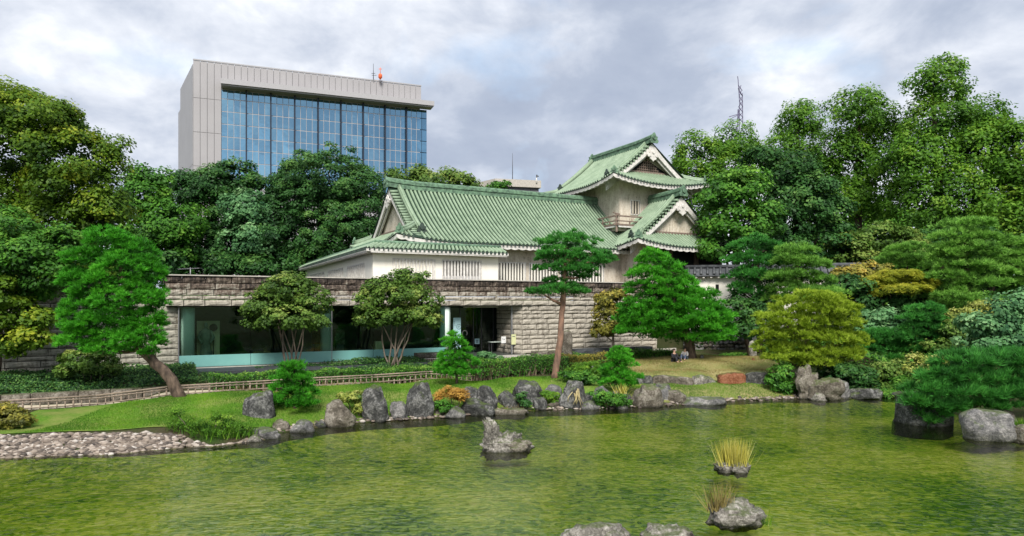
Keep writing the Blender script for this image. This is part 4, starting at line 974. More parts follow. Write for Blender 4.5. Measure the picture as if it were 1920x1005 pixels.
def leaf_quads(P, N, size, aspect, V_):
    n = len(P); t_ = nrmz(np.cross(N, unit(n))); b = np.cross(N, t_); L = (size*rng.uniform(.6, 1.3, n))[:, None]
    v = np.stack([P-t_*L*.5, P+b*L*aspect*.5-N*L*.08, P+t_*L*.5, P-b*L*aspect*.5-N*L*.08], 1).reshape(-1, 3)
    f = np.arange(n*4).reshape(n, 4); TRI[0] += 2*n; return v, f, np.repeat(V_, 4)
def needle_tufts(P, A, size, k, spread, V_, wid=.16):
    n = len(P); PP_ = np.repeat(P, k, 0); AA = np.repeat(A, k, 0); d = nrmz(AA+unit(n*k)*spread); s_ = nrmz(np.cross(d, unit(n*k)))
    L = (size*rng.uniform(.7, 1.25, n*k))[:, None]
    v = np.stack([PP_-s_*L*wid*.5, PP_+s_*L*wid*.5, PP_+d*L], 1).reshape(-1, 3)
    f = np.arange(n*k*3).reshape(-1, 3); TRI[0] += n*k; return v, f, np.repeat(np.repeat(V_, k)*.75+rng.random(n*k)*.25, 3)
def broad_crown(lobes, sr, per, size, aspect=.62, cov=1.9, flat=.7, droop=0, dens=1.25, keep_back=.45, fill=.1, up=.45, bottom=-.5):
    size *= 1.1; per = max(4, int(cov*math.pi*sr*sr/(.5*size*size*aspect)))
    c_, o, r_ = sublobes(lobes, sr, dens, bottom=bottom, keep_back=keep_back); n = len(c_); idx = np.repeat(np.arange(n), per)
    d = unit(len(idx)); dot = (d*o[idx]).sum(1); d[dot < -.25] *= -1
    p = c_[idx]+d*np.array([1.1, 1.1, flat])*(r_[idx]*rng.uniform(.5, 1.25, len(idx)))[:, None]
    if droop: p[:, 2] -= droop*rng.random(len(idx))**2*r_[idx]
    N = nrmz(d*.5+o[idx]*.35+np.array([0, 0, up])+unit(len(idx))*.55)
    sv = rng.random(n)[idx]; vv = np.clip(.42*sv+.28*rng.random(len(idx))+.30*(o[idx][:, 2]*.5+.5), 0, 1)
    if fill:
        ps = []
        for (q, rx, ry, rz) in lobes:
            m = int(fill*per*4*math.pi*rx*rz/(math.pi*sr*sr)); ps.append(np.array(q)+unit(m)*np.array([rx, ry, rz])*rng.uniform(.1, .8, (m, 1)))
        ps = np.concatenate(ps); p = np.concatenate([p, ps]); N = np.concatenate([N, unit(len(ps))]); vv = np.concatenate([vv, rng.random(len(ps))*.5])  # inner fill leaves get dark tones: crown shade put into the colour
    return leaf_quads(p, N, size, aspect, vv)
def pine_crown(lobes, sr, per, size, k=8, keep_back=.5, up=.55, spread=.75, dens=1.3, wid=.17, bottom=-.3, flat=.8, cov=1.8, grow=1.14):
    lobes = [(q, x*grow, y*grow, z*grow*1.05) for q, x, y, z in lobes]; k = min(k, 8); per = max(5, int(cov*math.pi*sr*sr/(k*.5*size*size*wid)))
    c_, o, r_ = sublobes(lobes, sr, dens, bottom=bottom, keep_back=keep_back); n = len(c_); idx = np.repeat(np.arange(n), per)
    d = unit(len(idx)); d[:, 2] = np.abs(d[:, 2])*.9-.15; dot = (d*o[idx]).sum(1); fl = dot < -.35; d[fl, :2] *= -1
    p = c_[idx]+d*np.array([1.05, 1.05, flat])*(r_[idx]*(rad := rng.uniform(.3, 1.05, len(idx))))[:, None]
    A = nrmz(d*.6+o[idx]*.45+np.array([0, 0, up])); sv = rng.random(n)[idx]; ex = []
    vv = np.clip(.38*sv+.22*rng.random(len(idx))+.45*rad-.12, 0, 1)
    for (q, rx, ry, rz) in lobes:
        m = int(.22*per*4*rx*rz/(sr*sr)); ex.append(np.array(q)+unit(m)*np.array([rx, ry, rz])*rng.uniform(.1, .75, (m, 1)))
    ex = np.concatenate(ex); p = np.concatenate([p, ex]); A = np.concatenate([A, nrmz(unit(len(ex))+np.array([0, 0, .5]))]); vv = np.concatenate([vv, rng.random(len(ex))*.4])  # inner tufts coloured darker, painting the shade inside the crown
    return needle_tufts(p, A, size, k, spread, vv, wid)
def lobes_px(L, D, dy=.0, jit=.25, depth=1.0):
    out_ = []
    for t_ in L:
        X, Y, RX, RY = t_[:4]; Dd = D+(t_[4] if len(t_) > 4 else 0); s_ = Dd/F; rx, rz = RX*s_, RY*s_
        ry = max(rx, rz)*depth; p = at(X, Y, Dd+random.uniform(-jit, jit)*rx); out_.append((tuple(p), rx, ry, rz))
    return out_
def limb_mb(pts, r0, r1, n=7, wob=.05):
    mb = MB(); pts = [V(p) for p in pts]; q = []
    for i in range(len(pts)-1):
        for k in range(3): q.append(pts[i].lerp(pts[i+1], k/3)+V((random.uniform(-wob, wob), random.uniform(-wob, wob), 0)) if (i or k) else pts[0])
    q.append(pts[-1]); m = len(q); mb.tube(q, [r0+(r1-r0)*i/(m-1) for i in range(m)], n); return mb
def tree(name, label, cat, D, lobes, trunk, mat, bark='bark', kind='broad', group=None, limbs=6, tr=(.25, .1), depth=1.0, jit=.3, stems=None, **kw):
    """trunk: list of pixels from the foot up (same distance D)"""
    LB = lobes_px(lobes, D, jit=jit, depth=depth)
    foot = at(trunk[0][0], trunk[0][1], D); fz = hz(foot.x, foot.y)
    if kw.pop('drop', True) and foot.z > fz-.1: foot.z = fz-.1
    t_ = thing(name, label, cat, foot+V((0, 0, .1)), group)
    pts = [foot]+[at(a, b, D) for a, b in trunk[1:]]
    if stems:
        for k in range(stems):
            a = k/max(1, stems-1)-.5; ft = foot+V((a*tr[0]*10, random.uniform(-.3, .3), 0)); e = random.choice(LB)[0]; e = (foot.x+(e[0]-foot.x)*.6, e[1], e[2])
            limb_mb([ft, ft.lerp(V(e), .35)+V((a*.25, 0, .1)), V(e)], tr[0], tr[1], 6, .04).build('trunk', M[bark], t_)
    else: 
        tm = limb_mb(pts, tr[0], tr[1], 10, tr[0]*.15); ff = tm.v; tm.build('trunk', M[bark], t_)
        for c_, rx, ry, rz in sorted(LB, key=lambda q: random.random())[:limbs]:
            e = V(c_); i = min(range(len(pts)), key=lambda i: (pts[i]-e).length+(3 if i == 0 else 0)); st_ = pts[i]
            if i > 0 and st_.z > e.z: st_ = pts[i].lerp(pts[i-1], .4)
            if (e-st_).length > .15: limb_mb([st_, st_.lerp(e, .5)+V((0, 0, -.1*(e-st_).length)), e], tr[1]*.9, tr[1]*.3, 6, .05).build('branch', M[bark], t_)
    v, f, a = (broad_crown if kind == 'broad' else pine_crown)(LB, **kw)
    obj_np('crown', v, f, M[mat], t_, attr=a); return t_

# ---- far and tall trees
FAR = dict(per=26, size=.30, sr=.85, keep_back=.3, fill=.22)
tree('zelkova_tree', 'huge yellow green broadleaf tree filling the left edge of the view', 'tree', 42,
     [(55, 265, 100, 95), (150, 330, 75, 78), (30, 420, 95, 100), (125, 450, 85, 85), (195, 325, 36, 48), (195, 400, 40, 60), (-60, 320, 110, 130), (15, 200, 60, 40), (100, 235, 50, 40), (-40, 500, 110, 90), (60, 540, 85, 60), (140, 520, 60, 50)],
     [(-30, 700), (-20, 560), (30, 400), (60, 280)], 'leaf_zelkova', tr=(.6, .3), limbs=9, per=34, size=.21, sr=.75, keep_back=.3, fill=.2)
tree('maple_tree', 'low yellow tinted maple in front of the stone wall at the left edge', 'tree', 29,
     [(15, 595, 60, 42), (50, 635, 42, 26), (-20, 560, 60, 50), (5, 650, 40, 22), (70, 600, 25, 25)], [(-25, 740), (-20, 660), (10, 600)], 'leaf_zelkova', tr=(.14, .07), per=36, size=.17, sr=.42, fill=.2)
tree('broadleaf_tree', 'mid green tree between the huge left tree and the office block', 'tree', 62,
     [(275, 385, 55, 55), (240, 450, 60, 60), (320, 430, 55, 60), (285, 338, 38, 26), (250, 500, 70, 40), (330, 480, 50, 40)], [(280, 600), (280, 480), (280, 390)], 'leaf_mid', tr=(.3, .15), **FAR)
tree('broadleaf_tree', 'dark tree in front of the grey side panels of the office block', 'tree', 67,
     [(400, 360, 62, 42), (365, 430, 60, 65), (440, 430, 60, 70), (425, 332, 50, 26), (345, 345, 26, 26), (400, 480, 80, 50), (470, 345, 30, 22)], [(400, 600), (400, 480), (400, 380)], 'leaf_dark', tr=(.3, .15), **FAR)
tree('broadleaf_tree', 'silvery pale green tree left of the big round crown', 'tree', 64,
     [(468, 395, 40, 48), (490, 450, 45, 50), (455, 470, 40, 45)], [(475, 600), (475, 480), (470, 400)], 'leaf_pale', tr=(.25, .12), per=30, size=.30, sr=.8, keep_back=.3, fill=.2)
tree('round_tree', 'big round crowned dark green tree in front of the office windows', 'tree', 66,
     [(605, 362, 100, 72), (540, 415, 55, 60), (655, 425, 70, 75), (600, 455, 90, 60), (560, 350, 55, 45), (670, 360, 50, 50), (520, 480, 50, 40), (590, 490, 60, 40)], [(600, 620), (600, 480), (605, 380)], 'leaf_dark', tr=(.35, .2), limbs=9, per=34, size=.24, sr=.66, keep_back=.3, fill=.25)
tree('broadleaf_tree', 'reddish tinged low tree crown right of the office above the hall ridge', 'tree', 76,
     [(765, 338, 35, 24), (805, 345, 40, 24), (850, 342, 36, 25), (880, 352, 22, 18), (745, 330, 18, 16)], [(810, 450), (810, 390), (810, 350)], 'leaf_olive', tr=(.3, .15), per=22, size=.36, sr=.8, keep_back=.3, fill=.15)
tree('broadleaf_tree', 'small green tree top just left of the distant pale office', 'tree', 74, [(930, 352, 17, 14), (948, 350, 8, 10), (915, 358, 12, 10)], [(930, 430), (930, 370), (930, 350)], 'leaf_mid', tr=(.15, .08), per=20, size=.32, sr=.5, fill=.15)
WILD = dict(per=30, size=.32, sr=.9, keep_back=.3, droop=1.3, cov=1.45, fill=.2, aspect=.5)
RG = 'tall trees behind the garden on the right'
tree('tall_tree', 'tall airy tree right behind the turret roof below the radio mast', 'tree', 80, [(1310, 290, 45, 42), (1375, 268, 40, 40), (1300, 355, 55, 60), (1395, 330, 50, 55), (1272, 315, 20, 28), (1350, 330, 55, 60)], [(1340, 500), (1340, 400), (1345, 300)], 'leaf_light', group=RG, tr=(.4, .2), **WILD)
tree('tall_tree', 'narrow tall tree right of the radio mast, second of the tall row', 'tree', 75, [(1495, 232, 42, 45), (1478, 300, 48, 48), (1525, 325, 45, 50), (1500, 370, 60, 45)], [(1500, 500), (1500, 400), (1495, 260)], 'leaf_light', group=RG, tr=(.4, .2), **WILD)
tree('tall_tree', 'broad tall tree between the narrow tree and the highest tree', 'tree', 70, [(1610, 210, 50, 50), (1590, 285, 60, 58), (1645, 320, 60, 65), (1605, 375, 60, 55), (1650, 250, 35, 40)], [(1610, 520), (1610, 400), (1610, 240)], 'leaf_light', group=RG, tr=(.45, .2), **WILD)
tree('tall_tree', 'highest tree of the view with a stepped pale green crown', 'tree', 64, [(1748, 160, 52, 50), (1765, 235, 78, 52), (1722, 300, 70, 62), (1818, 285, 65, 66), (1760, 375, 95, 72), (1835, 385, 65, 75), (1700, 370, 40, 50), (1850, 220, 28, 36)], [(1760, 560), (1760, 400), (1750, 200)], 'leaf_light', group=RG, tr=(.5, .2), **WILD)
tree('tall_tree', 'tall tree cut by the right edge of the view', 'tree', 60, [(1902, 330, 45, 62), (1935, 420, 75, 80), (1898, 262, 26, 38), (1890, 430, 50, 60), (1960, 300, 60, 70)], [(1930, 560), (1925, 430), (1905, 300)], 'leaf_light', group=RG, tr=(.4, .2), **WILD)
tree('camphor_tree', 'dense dark oval tree touching the right side of the castle roofs', 'tree', 49.6, [(1378, 365, 52, 46), (1385, 430, 66, 52), (1358, 470, 50, 34), (1400, 340, 36, 28), (1350, 410, 38, 45)], [(1380, 560), (1380, 470), (1380, 380)], 'leaf_mid', tr=(.35, .2), per=34, size=.27, sr=.72, keep_back=.3, fill=.15)
tree('evergreen_tree', 'very dark spreading tree right of the dense oval tree', 'tree', 59, [(1470, 325, 55, 38), (1505, 385, 68, 62), (1550, 420, 50, 52), (1460, 430, 50, 55), (1500, 470, 80, 36), (1430, 300, 35, 24)], [(1500, 580), (1500, 480), (1490, 370)], 'leaf_dark', tr=(.35, .2), per=34, size=.29, sr=.78, keep_back=.3, fill=.15)
tree('broadleaf_tree', 'dull olive low tree behind the golden bush', 'tree', 56, [(1645, 452, 62, 30), (1595, 475, 45, 28), (1690, 470, 40, 25), (1620, 490, 50, 20)], [(1640, 580), (1640, 500), (1640, 460)], 'leaf_olive', tr=(.2, .1), per=34, size=.28, sr=.7, fill=.15)
tree('evergreen_tree', 'dark tree in shade below the tree at the right edge', 'tree', 58, [(1880, 500, 60, 50), (1930, 480, 50, 60), (1740, 470, 70, 40), (1820, 470, 60, 50)], [(1860, 620), (1860, 520), (1860, 480)], 'leaf_dark', tr=(.3, .15), **FAR)

tree('understory_tree', 'dark low foliage below the round crowned tree behind the museum roof', 'tree', 63, [(400, 500, 60, 26), (470, 505, 60, 24), (540, 505, 50, 22), (340, 505, 50, 26), (590, 480, 40, 26)], [(450, 600), (450, 540), (450, 510)], 'leaf_dark', tr=(.2, .1), **FAR)
tree('broadleaf_tree', 'shaded leafy tree overhanging the top of the stone wing wall', 'tree', 30.3, [(50, 490, 70, 50), (10, 450, 60, 60), (100, 520, 42, 36), (125, 470, 40, 46), (70, 550, 36, 26)], [(-10, 720), (0, 600), (50, 500)], 'leaf_mid', tr=(.2, .08), per=30, size=.16, sr=.42, fill=.2)
tree('understory_tree', 'dark low foliage behind the leaning pine and stone wing wall', 'tree', 45, [(250, 510, 60, 35), (180, 520, 50, 35), (310, 500, 40, 30), (110, 540, 60, 35)], [(220, 620), (220, 560), (220, 520)], 'leaf_dark', tr=(.2, .1), **FAR)
tree('background_tree', 'distant dark tree belt under the highest tree', 'tree', 88, [(1620, 440, 90, 50), (1740, 450, 100, 50), (1860, 450, 90, 60), (1680, 500, 130, 40), (1840, 510, 130, 40), (1520, 470, 70, 50), (1950, 480, 60, 70)], [(1740, 560), (1740, 500), (1740, 450)], 'leaf_mid', tr=(.4, .2), per=20, size=.5, sr=1.3, keep_back=.2, fill=.3)
# ---- garden pines
PB = dict(kind='pine', per=9, k=8)
tree('leaning_pine', 'bright green cloud pruned pine leaning left over the lawn', 'pine', 26.8,
     [(206, 452, 38, 22), (247, 478, 40, 27), (164, 488, 32, 25), (285, 520, 22, 21), (154, 530, 36, 25), (212, 528, 46, 25), (271, 548, 34, 23), (175, 570, 48, 25), (238, 568, 48, 25), (294, 570, 20, 23), (140, 600, 28, 23), (206, 605, 52, 23), (280, 605, 34, 27), (159, 640, 40, 20), (206, 655, 40, 15), (259, 640, 42, 27), (280, 658, 24, 15), (238, 500, 50, 23), (190, 545, 40, 24), (225, 630, 44, 20), (255, 600, 40, 24), (160, 618, 34, 18)],
     [(340, 745), (322, 712), (292, 682), (262, 655), (250, 610), (240, 560), (225, 490)], 'pine_bright', tr=(.25, .10), limbs=12, kind='pine', sr=.24, per=10, size=.15, k=9, keep_back=.5, grow=1.08)
tree('red_pine', 'slender red barked pine with flat foliage pads in front of the stone wall', 'pine', 31.9,
     [(1065, 460, 36, 18), (1032, 484, 26, 16), (1088, 482, 36, 18), (1122, 490, 28, 15), (1055, 480, 36, 18), (1060, 505, 36, 13), (1092, 518, 20, 11), (1017, 549, 27, 8), (1052, 545, 34, 12), (1075, 550, 18, 9), (1040, 528, 18, 8)],
     [(1038, 708), (1046, 672), (1052, 620), (1055, 570), (1058, 520), (1062, 465)], 'pine_deep', 'bark_red', tr=(.17, .10), limbs=10, kind='pine', sr=.24, per=10, size=.14, k=9, grow=1.22)
tree('big_cone_pine', 'large bright cone shaped pine on the dry mound by the two seated people', 'pine', 39,
     [(1225, 488, 24, 16), (1215, 515, 28, 18), (1248, 515, 30, 20), (1275, 540, 30, 20), (1220, 548, 34, 22), (1255, 570, 44, 24), (1300, 570, 34, 24), (1208, 585, 34, 22), (1330, 600, 32, 24), (1240, 605, 50, 24), (1290, 610, 46, 26), (1192, 612, 26, 20), (1340, 622, 28, 16), (1208, 622, 36, 14), (1275, 630, 44, 16), (1318, 634, 40, 16), (1270, 590, 50, 36), (1245, 545, 40, 28), (1225, 600, 44, 28), (1300, 605, 48, 28)],
     [(1297, 672), (1292, 640), (1275, 590), (1245, 530), (1228, 490)], 'pine_bright', tr=(.34, .10), limbs=12, kind='pine', sr=.33, per=10, size=.19, k=9, grow=1.27)
tree('layered_pine', 'tall grey green pine in front of the plaster garden wall, left of the pair', 'pine', 44,
     [(1412, 462, 34, 14), (1442, 468, 24, 12), (1395, 490, 32, 14), (1432, 496, 36, 15), (1410, 520, 40, 16), (1445, 530, 26, 14), (1388, 545, 24, 14), (1415, 552, 34, 12)],
     [(1425, 660), (1424, 600), (1422, 540), (1420, 470)], 'pine_deep', tr=(.2, .1), kind='pine', sr=.33, per=10, size=.24, k=8)
tree('shade_tree', 'dark slanting tree under the tall pine beside the rubble wall', 'tree', 43.5, [(1385, 585, 34, 26), (1415, 600, 34, 30), (1400, 620, 34, 16), (1430, 570, 26, 20)], [(1408, 672), (1398, 630), (1395, 590)], 'leaf_dark', tr=(.16, .07), per=30, size=.2, sr=.5, fill=.15)
tree('layered_pine', 'soft green layered pine behind the yellow pine, right of the pair', 'pine', 42,
     [(1495, 472, 30, 12), (1482, 492, 28, 13), (1515, 498, 32, 13), (1470, 520, 30, 14), (1505, 522, 36, 14), (1535, 528, 22, 12), (1480, 545, 34, 14), (1530, 552, 34, 13), (1465, 565, 24, 12), (1505, 560, 40, 14)],
     [(1500, 680), (1500, 600), (1498, 540), (1495, 480)], 'pine_soft', tr=(.18, .09), kind='pine', sr=.3, per=10, size=.22, k=8)
tree('yellow_pine', 'broad yellow green pine growing over the craggy rock at the water', 'pine', 33,
     [(1520, 562, 42, 14), (1490, 580, 36, 17), (1550, 582, 40, 18), (1465, 605, 38, 18), (1515, 605, 44, 18), (1570, 608, 38, 20), (1445, 630, 30, 17), (1490, 632, 42, 19), (1545, 635, 44, 20), (1592, 640, 28, 20), (1450, 655, 30, 16), (1495, 660, 40, 18), (1550, 662, 44, 16), (1590, 668, 26, 12), (1470, 672, 34, 10), (1530, 680, 40, 10)],
     [(1506, 700), (1508, 670), (1512, 630), (1518, 580)], 'pine_yellow', tr=(.2, .1), kind='pine', sr=.26, per=12, size=.17, k=8, wid=.2)
tree('shore_pine', 'dark green pine crowned with pale leaves behind the shore shrubs', 'pine', 38, [(1655, 632, 38, 14), (1640, 650, 34, 14), (1670, 655, 36, 15), (1655, 668, 40, 10)], [(1655, 700), (1655, 650), (1655, 610)], 'pine_deep', tr=(.14, .07), kind='pine', sr=.26, per=10, size=.2, k=8)
tree('pale_leaf_shrub', 'pale leaved domed shrub left of the small tiered pine', 'shrub', 38.6, [(1650, 598, 34, 20), (1660, 618, 38, 18), (1632, 614, 22, 16)], [(1652, 690), (1652, 640), (1650, 600)], 'leaf_pale', tr=(.08, .04), per=24, size=.2, sr=.4, aspect=.8)
tree('tiered_pine', 'small dark tiered pine in the middle of the right hand shrubs', 'pine', 37,
     [(1735, 582, 26, 11), (1725, 598, 28, 11), (1752, 603, 24, 11), (1738, 618, 40, 12), (1722, 636, 32, 12), (1758, 638, 28, 12), (1740, 654, 42, 11)], [(1740, 700), (1740, 650), (1738, 590)], 'pine_deep', tr=(.14, .06), kind='pine', sr=.25, per=11, size=.19, k=8)
tree('layered_pine', 'large pale green tiered pine high on the right slope', 'pine', 41.5,
     [(1810, 425, 40, 13), (1785, 445, 34, 14), (1835, 450, 34, 14), (1805, 470, 48, 15), (1770, 480, 24, 12), (1850, 482, 34, 13), (1800, 502, 48, 13), (1850, 512, 36, 13), (1770, 520, 34, 12), (1825, 535, 46, 14), (1780, 548, 32, 13)],
     [(1810, 640), (1810, 560), (1812, 500), (1810, 430)], 'pine_soft', tr=(.24, .1), kind='pine', sr=.33, per=11, size=.25, k=8)
tree('layered_pine', 'low rounded pale pine below the large tiered one', 'pine', 41, [(1790, 562, 36, 13), (1770, 580, 28, 12), (1815, 580, 30, 12), (1790, 596, 38, 12)], [(1792, 660), (1792, 610), (1792, 570)], 'pine_soft', tr=(.12, .06), kind='pine', sr=.27, per=10, size=.2, k=8)
tree('layered_pine', 'bright bluish green small pine behind the golden bush', 'pine', 50, [(1700, 470, 34, 11), (1680, 486, 32, 11), (1722, 488, 30, 11), (1700, 500, 42, 10)], [(1700, 580), (1700, 520), (1700, 475)], 'pine_soft', tr=(.14, .07), kind='pine', sr=.33, per=10, size=.24, k=8)
tree('layered_pine', 'tiered pine cut by the right edge on the upper slope', 'pine', 42, [(1912, 460, 28, 12), (1930, 480, 40, 15), (1900, 498, 36, 13), (1930, 515, 44, 15), (1900, 535, 30, 13), (1935, 550, 44, 15)], [(1930, 640), (1930, 560), (1925, 470)], 'pine_soft', tr=(.2, .1), kind='pine', sr=.3, per=10, size=.22, k=8)
tree('waterside_pine', 'long needled low pine spreading over a round stone base at the right shore', 'pine', 24.3,
     [(1800, 682, 40, 16), (1850, 675, 44, 17), (1905, 680, 38, 18), (1765, 705, 36, 17), (1815, 708, 44, 18), (1870, 708, 44, 19), (1925, 710, 30, 20), (1738, 735, 32, 17), (1785, 735, 42, 17), (1840, 738, 44, 17), (1890, 738, 40, 18), (1725, 760, 22, 12), (1765, 760, 36, 11), (1868, 762, 34, 12), (1930, 745, 30, 18), (1745, 775, 24, 9), (1780, 768, 30, 9), (1712, 752, 20, 13), (1738, 790, 16, 6), (1815, 760, 34, 9)],
     [(1905, 815), (1880, 770), (1850, 735), (1820, 700)], 'pine_deep', tr=(.14, .07), limbs=9, kind='pine', sr=.23, per=9, size=.24, k=11, spread=.65, wid=.085, keep_back=.5)
SMP = dict(kind='pine', sr=.17, per=11, size=.14, k=8, tr=(.07, .03), limbs=4)
tree('young_pine', 'small feathery young pine on the lawn beside the tall dark boulder', 'pine', 25.3, [(550, 692, 20, 12), (540, 708, 24, 12), (562, 715, 24, 13), (534, 730, 24, 13), (565, 738, 26, 14), (545, 752, 32, 13), (575, 758, 20, 10), (528, 756, 18, 9)], [(553, 780), (553, 740), (552, 690)], 'pine_bright', **SMP)
tree('young_pine', 'young conical pine in front of the museum entrance', 'pine', 30.5, [(850, 632, 10, 8), (848, 645, 18, 11), (862, 655, 18, 11), (850, 668, 24, 12), (845, 685, 24, 12), (870, 682, 22, 12), (858, 698, 30, 10)], [(856, 722), (856, 690), (852, 635)], 'pine_bright', **SMP)
tree('young_pine', 'young conical pine above the shore rocks left of the pale boulder', 'pine', 30.0, [(1162, 658, 12, 9), (1160, 672, 20, 11), (1170, 685, 20, 12), (1150, 694, 20, 12), (1165, 706, 28, 12), (1150, 718, 22, 9), (1180, 720, 18, 8)], [(1164, 735), (1164, 700), (1162, 662)], 'pine_bright', **SMP)
# ---- broadleaf garden trees
tree('multi_stem_tree', 'round clipped small tree with several thin stems before the glass, left of two', 'tree', 34.5, [(540, 538, 46, 24), (578, 565, 40, 34), (498, 580, 38, 32), (545, 600, 62, 28), (520, 560, 42, 28), (500, 605, 30, 18), (590, 605, 28, 18)], [(548, 688), (545, 640), (540, 570)], 'leaf_olive', 'bark_pale', stems=8, tr=(.055, .025), per=30, size=.15, sr=.3, aspect=.65, fill=.2)
tree('multi_stem_tree', 'wider small tree with thin stems before the glass, right of two', 'tree', 35.5, [(742, 552, 56, 34), (700, 570, 36, 34), (790, 574, 38, 36), (742, 592, 66, 26), (757, 522, 32, 18), (697, 602, 30, 14), (800, 602, 26, 16)], [(738, 690), (738, 640), (740, 570)], 'leaf_olive', 'bark_pale', stems=9, tr=(.055, .025), per=30, size=.15, sr=.3, aspect=.65, fill=.2)
tree('autumn_tree', 'small yellow and orange tinted tree against the stone wall', 'tree', 42, [(1150, 560, 32, 18), (1140, 585, 26, 22), (1168, 585, 24, 24), (1150, 610, 32, 20), (1130, 622, 18, 12)], [(1150, 660), (1150, 620), (1150, 570)], 'leaf_autumn', 'bark_pale', tr=(.09, .05), per=30, size=.18, sr=.36, fill=.2)
def shrub(label, D, lobes, mat, name='shrub', size=.13, sr=.25, per=26, group=None, aspect=.6, cat='shrub', **kw):
    LB = lobes_px(lobes, D, jit=.15); fx_ = np.mean([q[0][0] for q in LB]); t_ = thing(name, label, cat, (fx_, D, hz(fx_, D)), group)
    zf = hz(fx_, D); tw = MB()
    for (c_, rx, ry, rz) in LB[:6]:
        f0 = V((fx_+(c_[0]-fx_)*.5, c_[1], zf-.05)); tw.tube([f0, f0.lerp(V(c_), .6)+V((.05, 0, 0)), V(c_)], [.03, .02, .01], 5)
    tw.build('stems', M['bark_pale'], t_)
    kw.setdefault('fill', .2); kw.setdefault('keep_back', .5); kw.setdefault('bottom', -.8)
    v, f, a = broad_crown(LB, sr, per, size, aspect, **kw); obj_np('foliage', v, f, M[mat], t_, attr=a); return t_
shrub('dense dark shrub with pale leaf tips in front of the left stone wall', 29.5, [(170, 675, 45, 22), (150, 690, 38, 14), (195, 690, 32, 14)], 'leaf_olive', size=.12)
shrub('reddish green bush at the left end of the pebble beach', 22.4, [(10, 780, 34, 20), (38, 785, 24, 18), (-10, 775, 30, 20)], 'leaf_autumn', size=.10, sr=.18)
shrub('wide dark green shrub bank below the golden bush', 42.8, [(1590, 540, 45, 28), (1640, 560, 50, 30), (1590, 580, 50, 30), (1700, 570, 50, 30), (1660, 600, 50, 30), (1560, 570, 30, 40), (1740, 560, 30, 25)], 'leaf_dark', size=.24, sr=.5)
shrub('golden yellow feathery bush on the right slope', 42, [(1690, 518, 36, 13), (1645, 528, 30, 12), (1725, 532, 28, 13), (1680, 542, 55, 12), (1665, 515, 22, 9), (1708, 512, 16, 8)], 'leaf_gold', size=.26, sr=.24, aspect=.16, up=1.2)
shrub('leaning olive shrub behind the end of the black tiled wall', 44, [(1600, 512, 40, 12), (1625, 505, 34, 12), (1580, 520, 24, 10)], 'leaf_autumn', size=.2, sr=.35)
shrub('large ivy leaved mound at the right edge above the waterside pine', 32, [(1880, 585, 40, 24), (1910, 570, 40, 26), (1850, 610, 44, 26), (1900, 625, 50, 34), (1850, 645, 50, 24), (1915, 655, 40, 30)], 'leaf_pale', size=.17, sr=.34, aspect=.8, per=26)
shrub('yellow tipped shrub right of the yellow pine by the water', 33.2, [(1665, 695, 38, 20), (1640, 705, 26, 16), (1690, 710, 34, 18), (1660, 725, 38, 14)], 'leaf_olive', size=.15, sr=.27)
shrub('yellow flowering shrub behind the waterside pine', 32.5, [(1745, 675, 34, 13), (1720, 690, 26, 14), (1765, 690, 26, 14)], 'leaf_variegated', size=.13, sr=.25)
shrub('arching dark grassy shrub hanging into the water', 32.2, [(1700, 722, 34, 18), (1665, 735, 30, 10), (1720, 738, 24, 10)], 'leaf_hedge', size=.2, sr=.3, aspect=.25, droop=1)
shrub('dark shrub in shade below the yellow pine, right of the craggy rock', 32.8, [(1600, 705, 34, 26), (1570, 700, 34, 24), (1625, 715, 26, 22), (1600, 730, 34, 14)], 'leaf_dark', size=.15, sr=.27)
shrub('dark shrub left of the craggy rock at the shore', 32.2, [(1465, 700, 22, 18), (1470, 722, 22, 16), (1450, 712, 16, 14)], 'leaf_hedge', size=.13, sr=.22)
shrub('brownish shrub between the tiered pine and the ivy mound', 36, [(1800, 630, 34, 18), (1770, 650, 34, 16), (1830, 660, 30, 16), (1780, 615, 22, 16)], 'leaf_olive', size=.16, sr=.28)
shrub('yellow edged creeping shrub on the slope below the pale pines', 37, [(1830, 585, 40, 10), (1860, 575, 40, 12), (1800, 595, 30, 10)], 'leaf_variegated', size=.14, sr=.26)
shrub('cream and yellow variegated bush between the first dark boulders', 25.7, [(662, 742, 26, 9), (650, 748, 18, 8), (680, 748, 15, 14), (675, 765, 10, 18)], 'leaf_variegated', size=.11, sr=.14, aspect=.4)
shrub('orange tipped spiky bush between the dark boulders', 26.7, [(845, 738, 24, 13), (862, 742, 14, 11), (825, 745, 12, 10)], 'leaf_orange', size=.15, sr=.16, aspect=.22, up=.9)
shrub('dark green creeper under the orange tipped bush', 26.4, [(828, 755, 12, 11), (838, 765, 14, 9)], 'leaf_hedge', size=.09, sr=.14)
shrub('bright lime fern like tuft between the grey shore rocks', 28.6, [(1034, 742, 16, 8), (1020, 738, 10, 6), (1042, 752, 9, 8)], 'leaf_light', size=.10, sr=.12, aspect=.4)
shrub('dark leafy creeper on the shore rocks below the young pine', 28.5, [(1128, 742, 20, 12), (1150, 748, 22, 12), (1170, 752, 12, 9), (1122, 758, 10, 8)], 'leaf_hedge', size=.10, sr=.14)
shrub('small dark creeper under the tall slab boulder', 27.9, [(982, 755, 12, 10), (978, 742, 8, 8)], 'leaf_dark', size=.09, sr=.13)
shrub('bright fern bush beside the trunk of the red pine', 33, [(1100, 690, 26, 12), (1078, 695, 18, 10), (1120, 700, 20, 9)], 'leaf_light', size=.16, sr=.2, aspect=.25, up=.8)
shrub('low rounded bush in front of the ferns', 31.0, [(1085, 704, 24, 8), (1112, 710, 26, 9), (1060, 702, 12, 7)], 'leaf_hedge', size=.11, sr=.17)
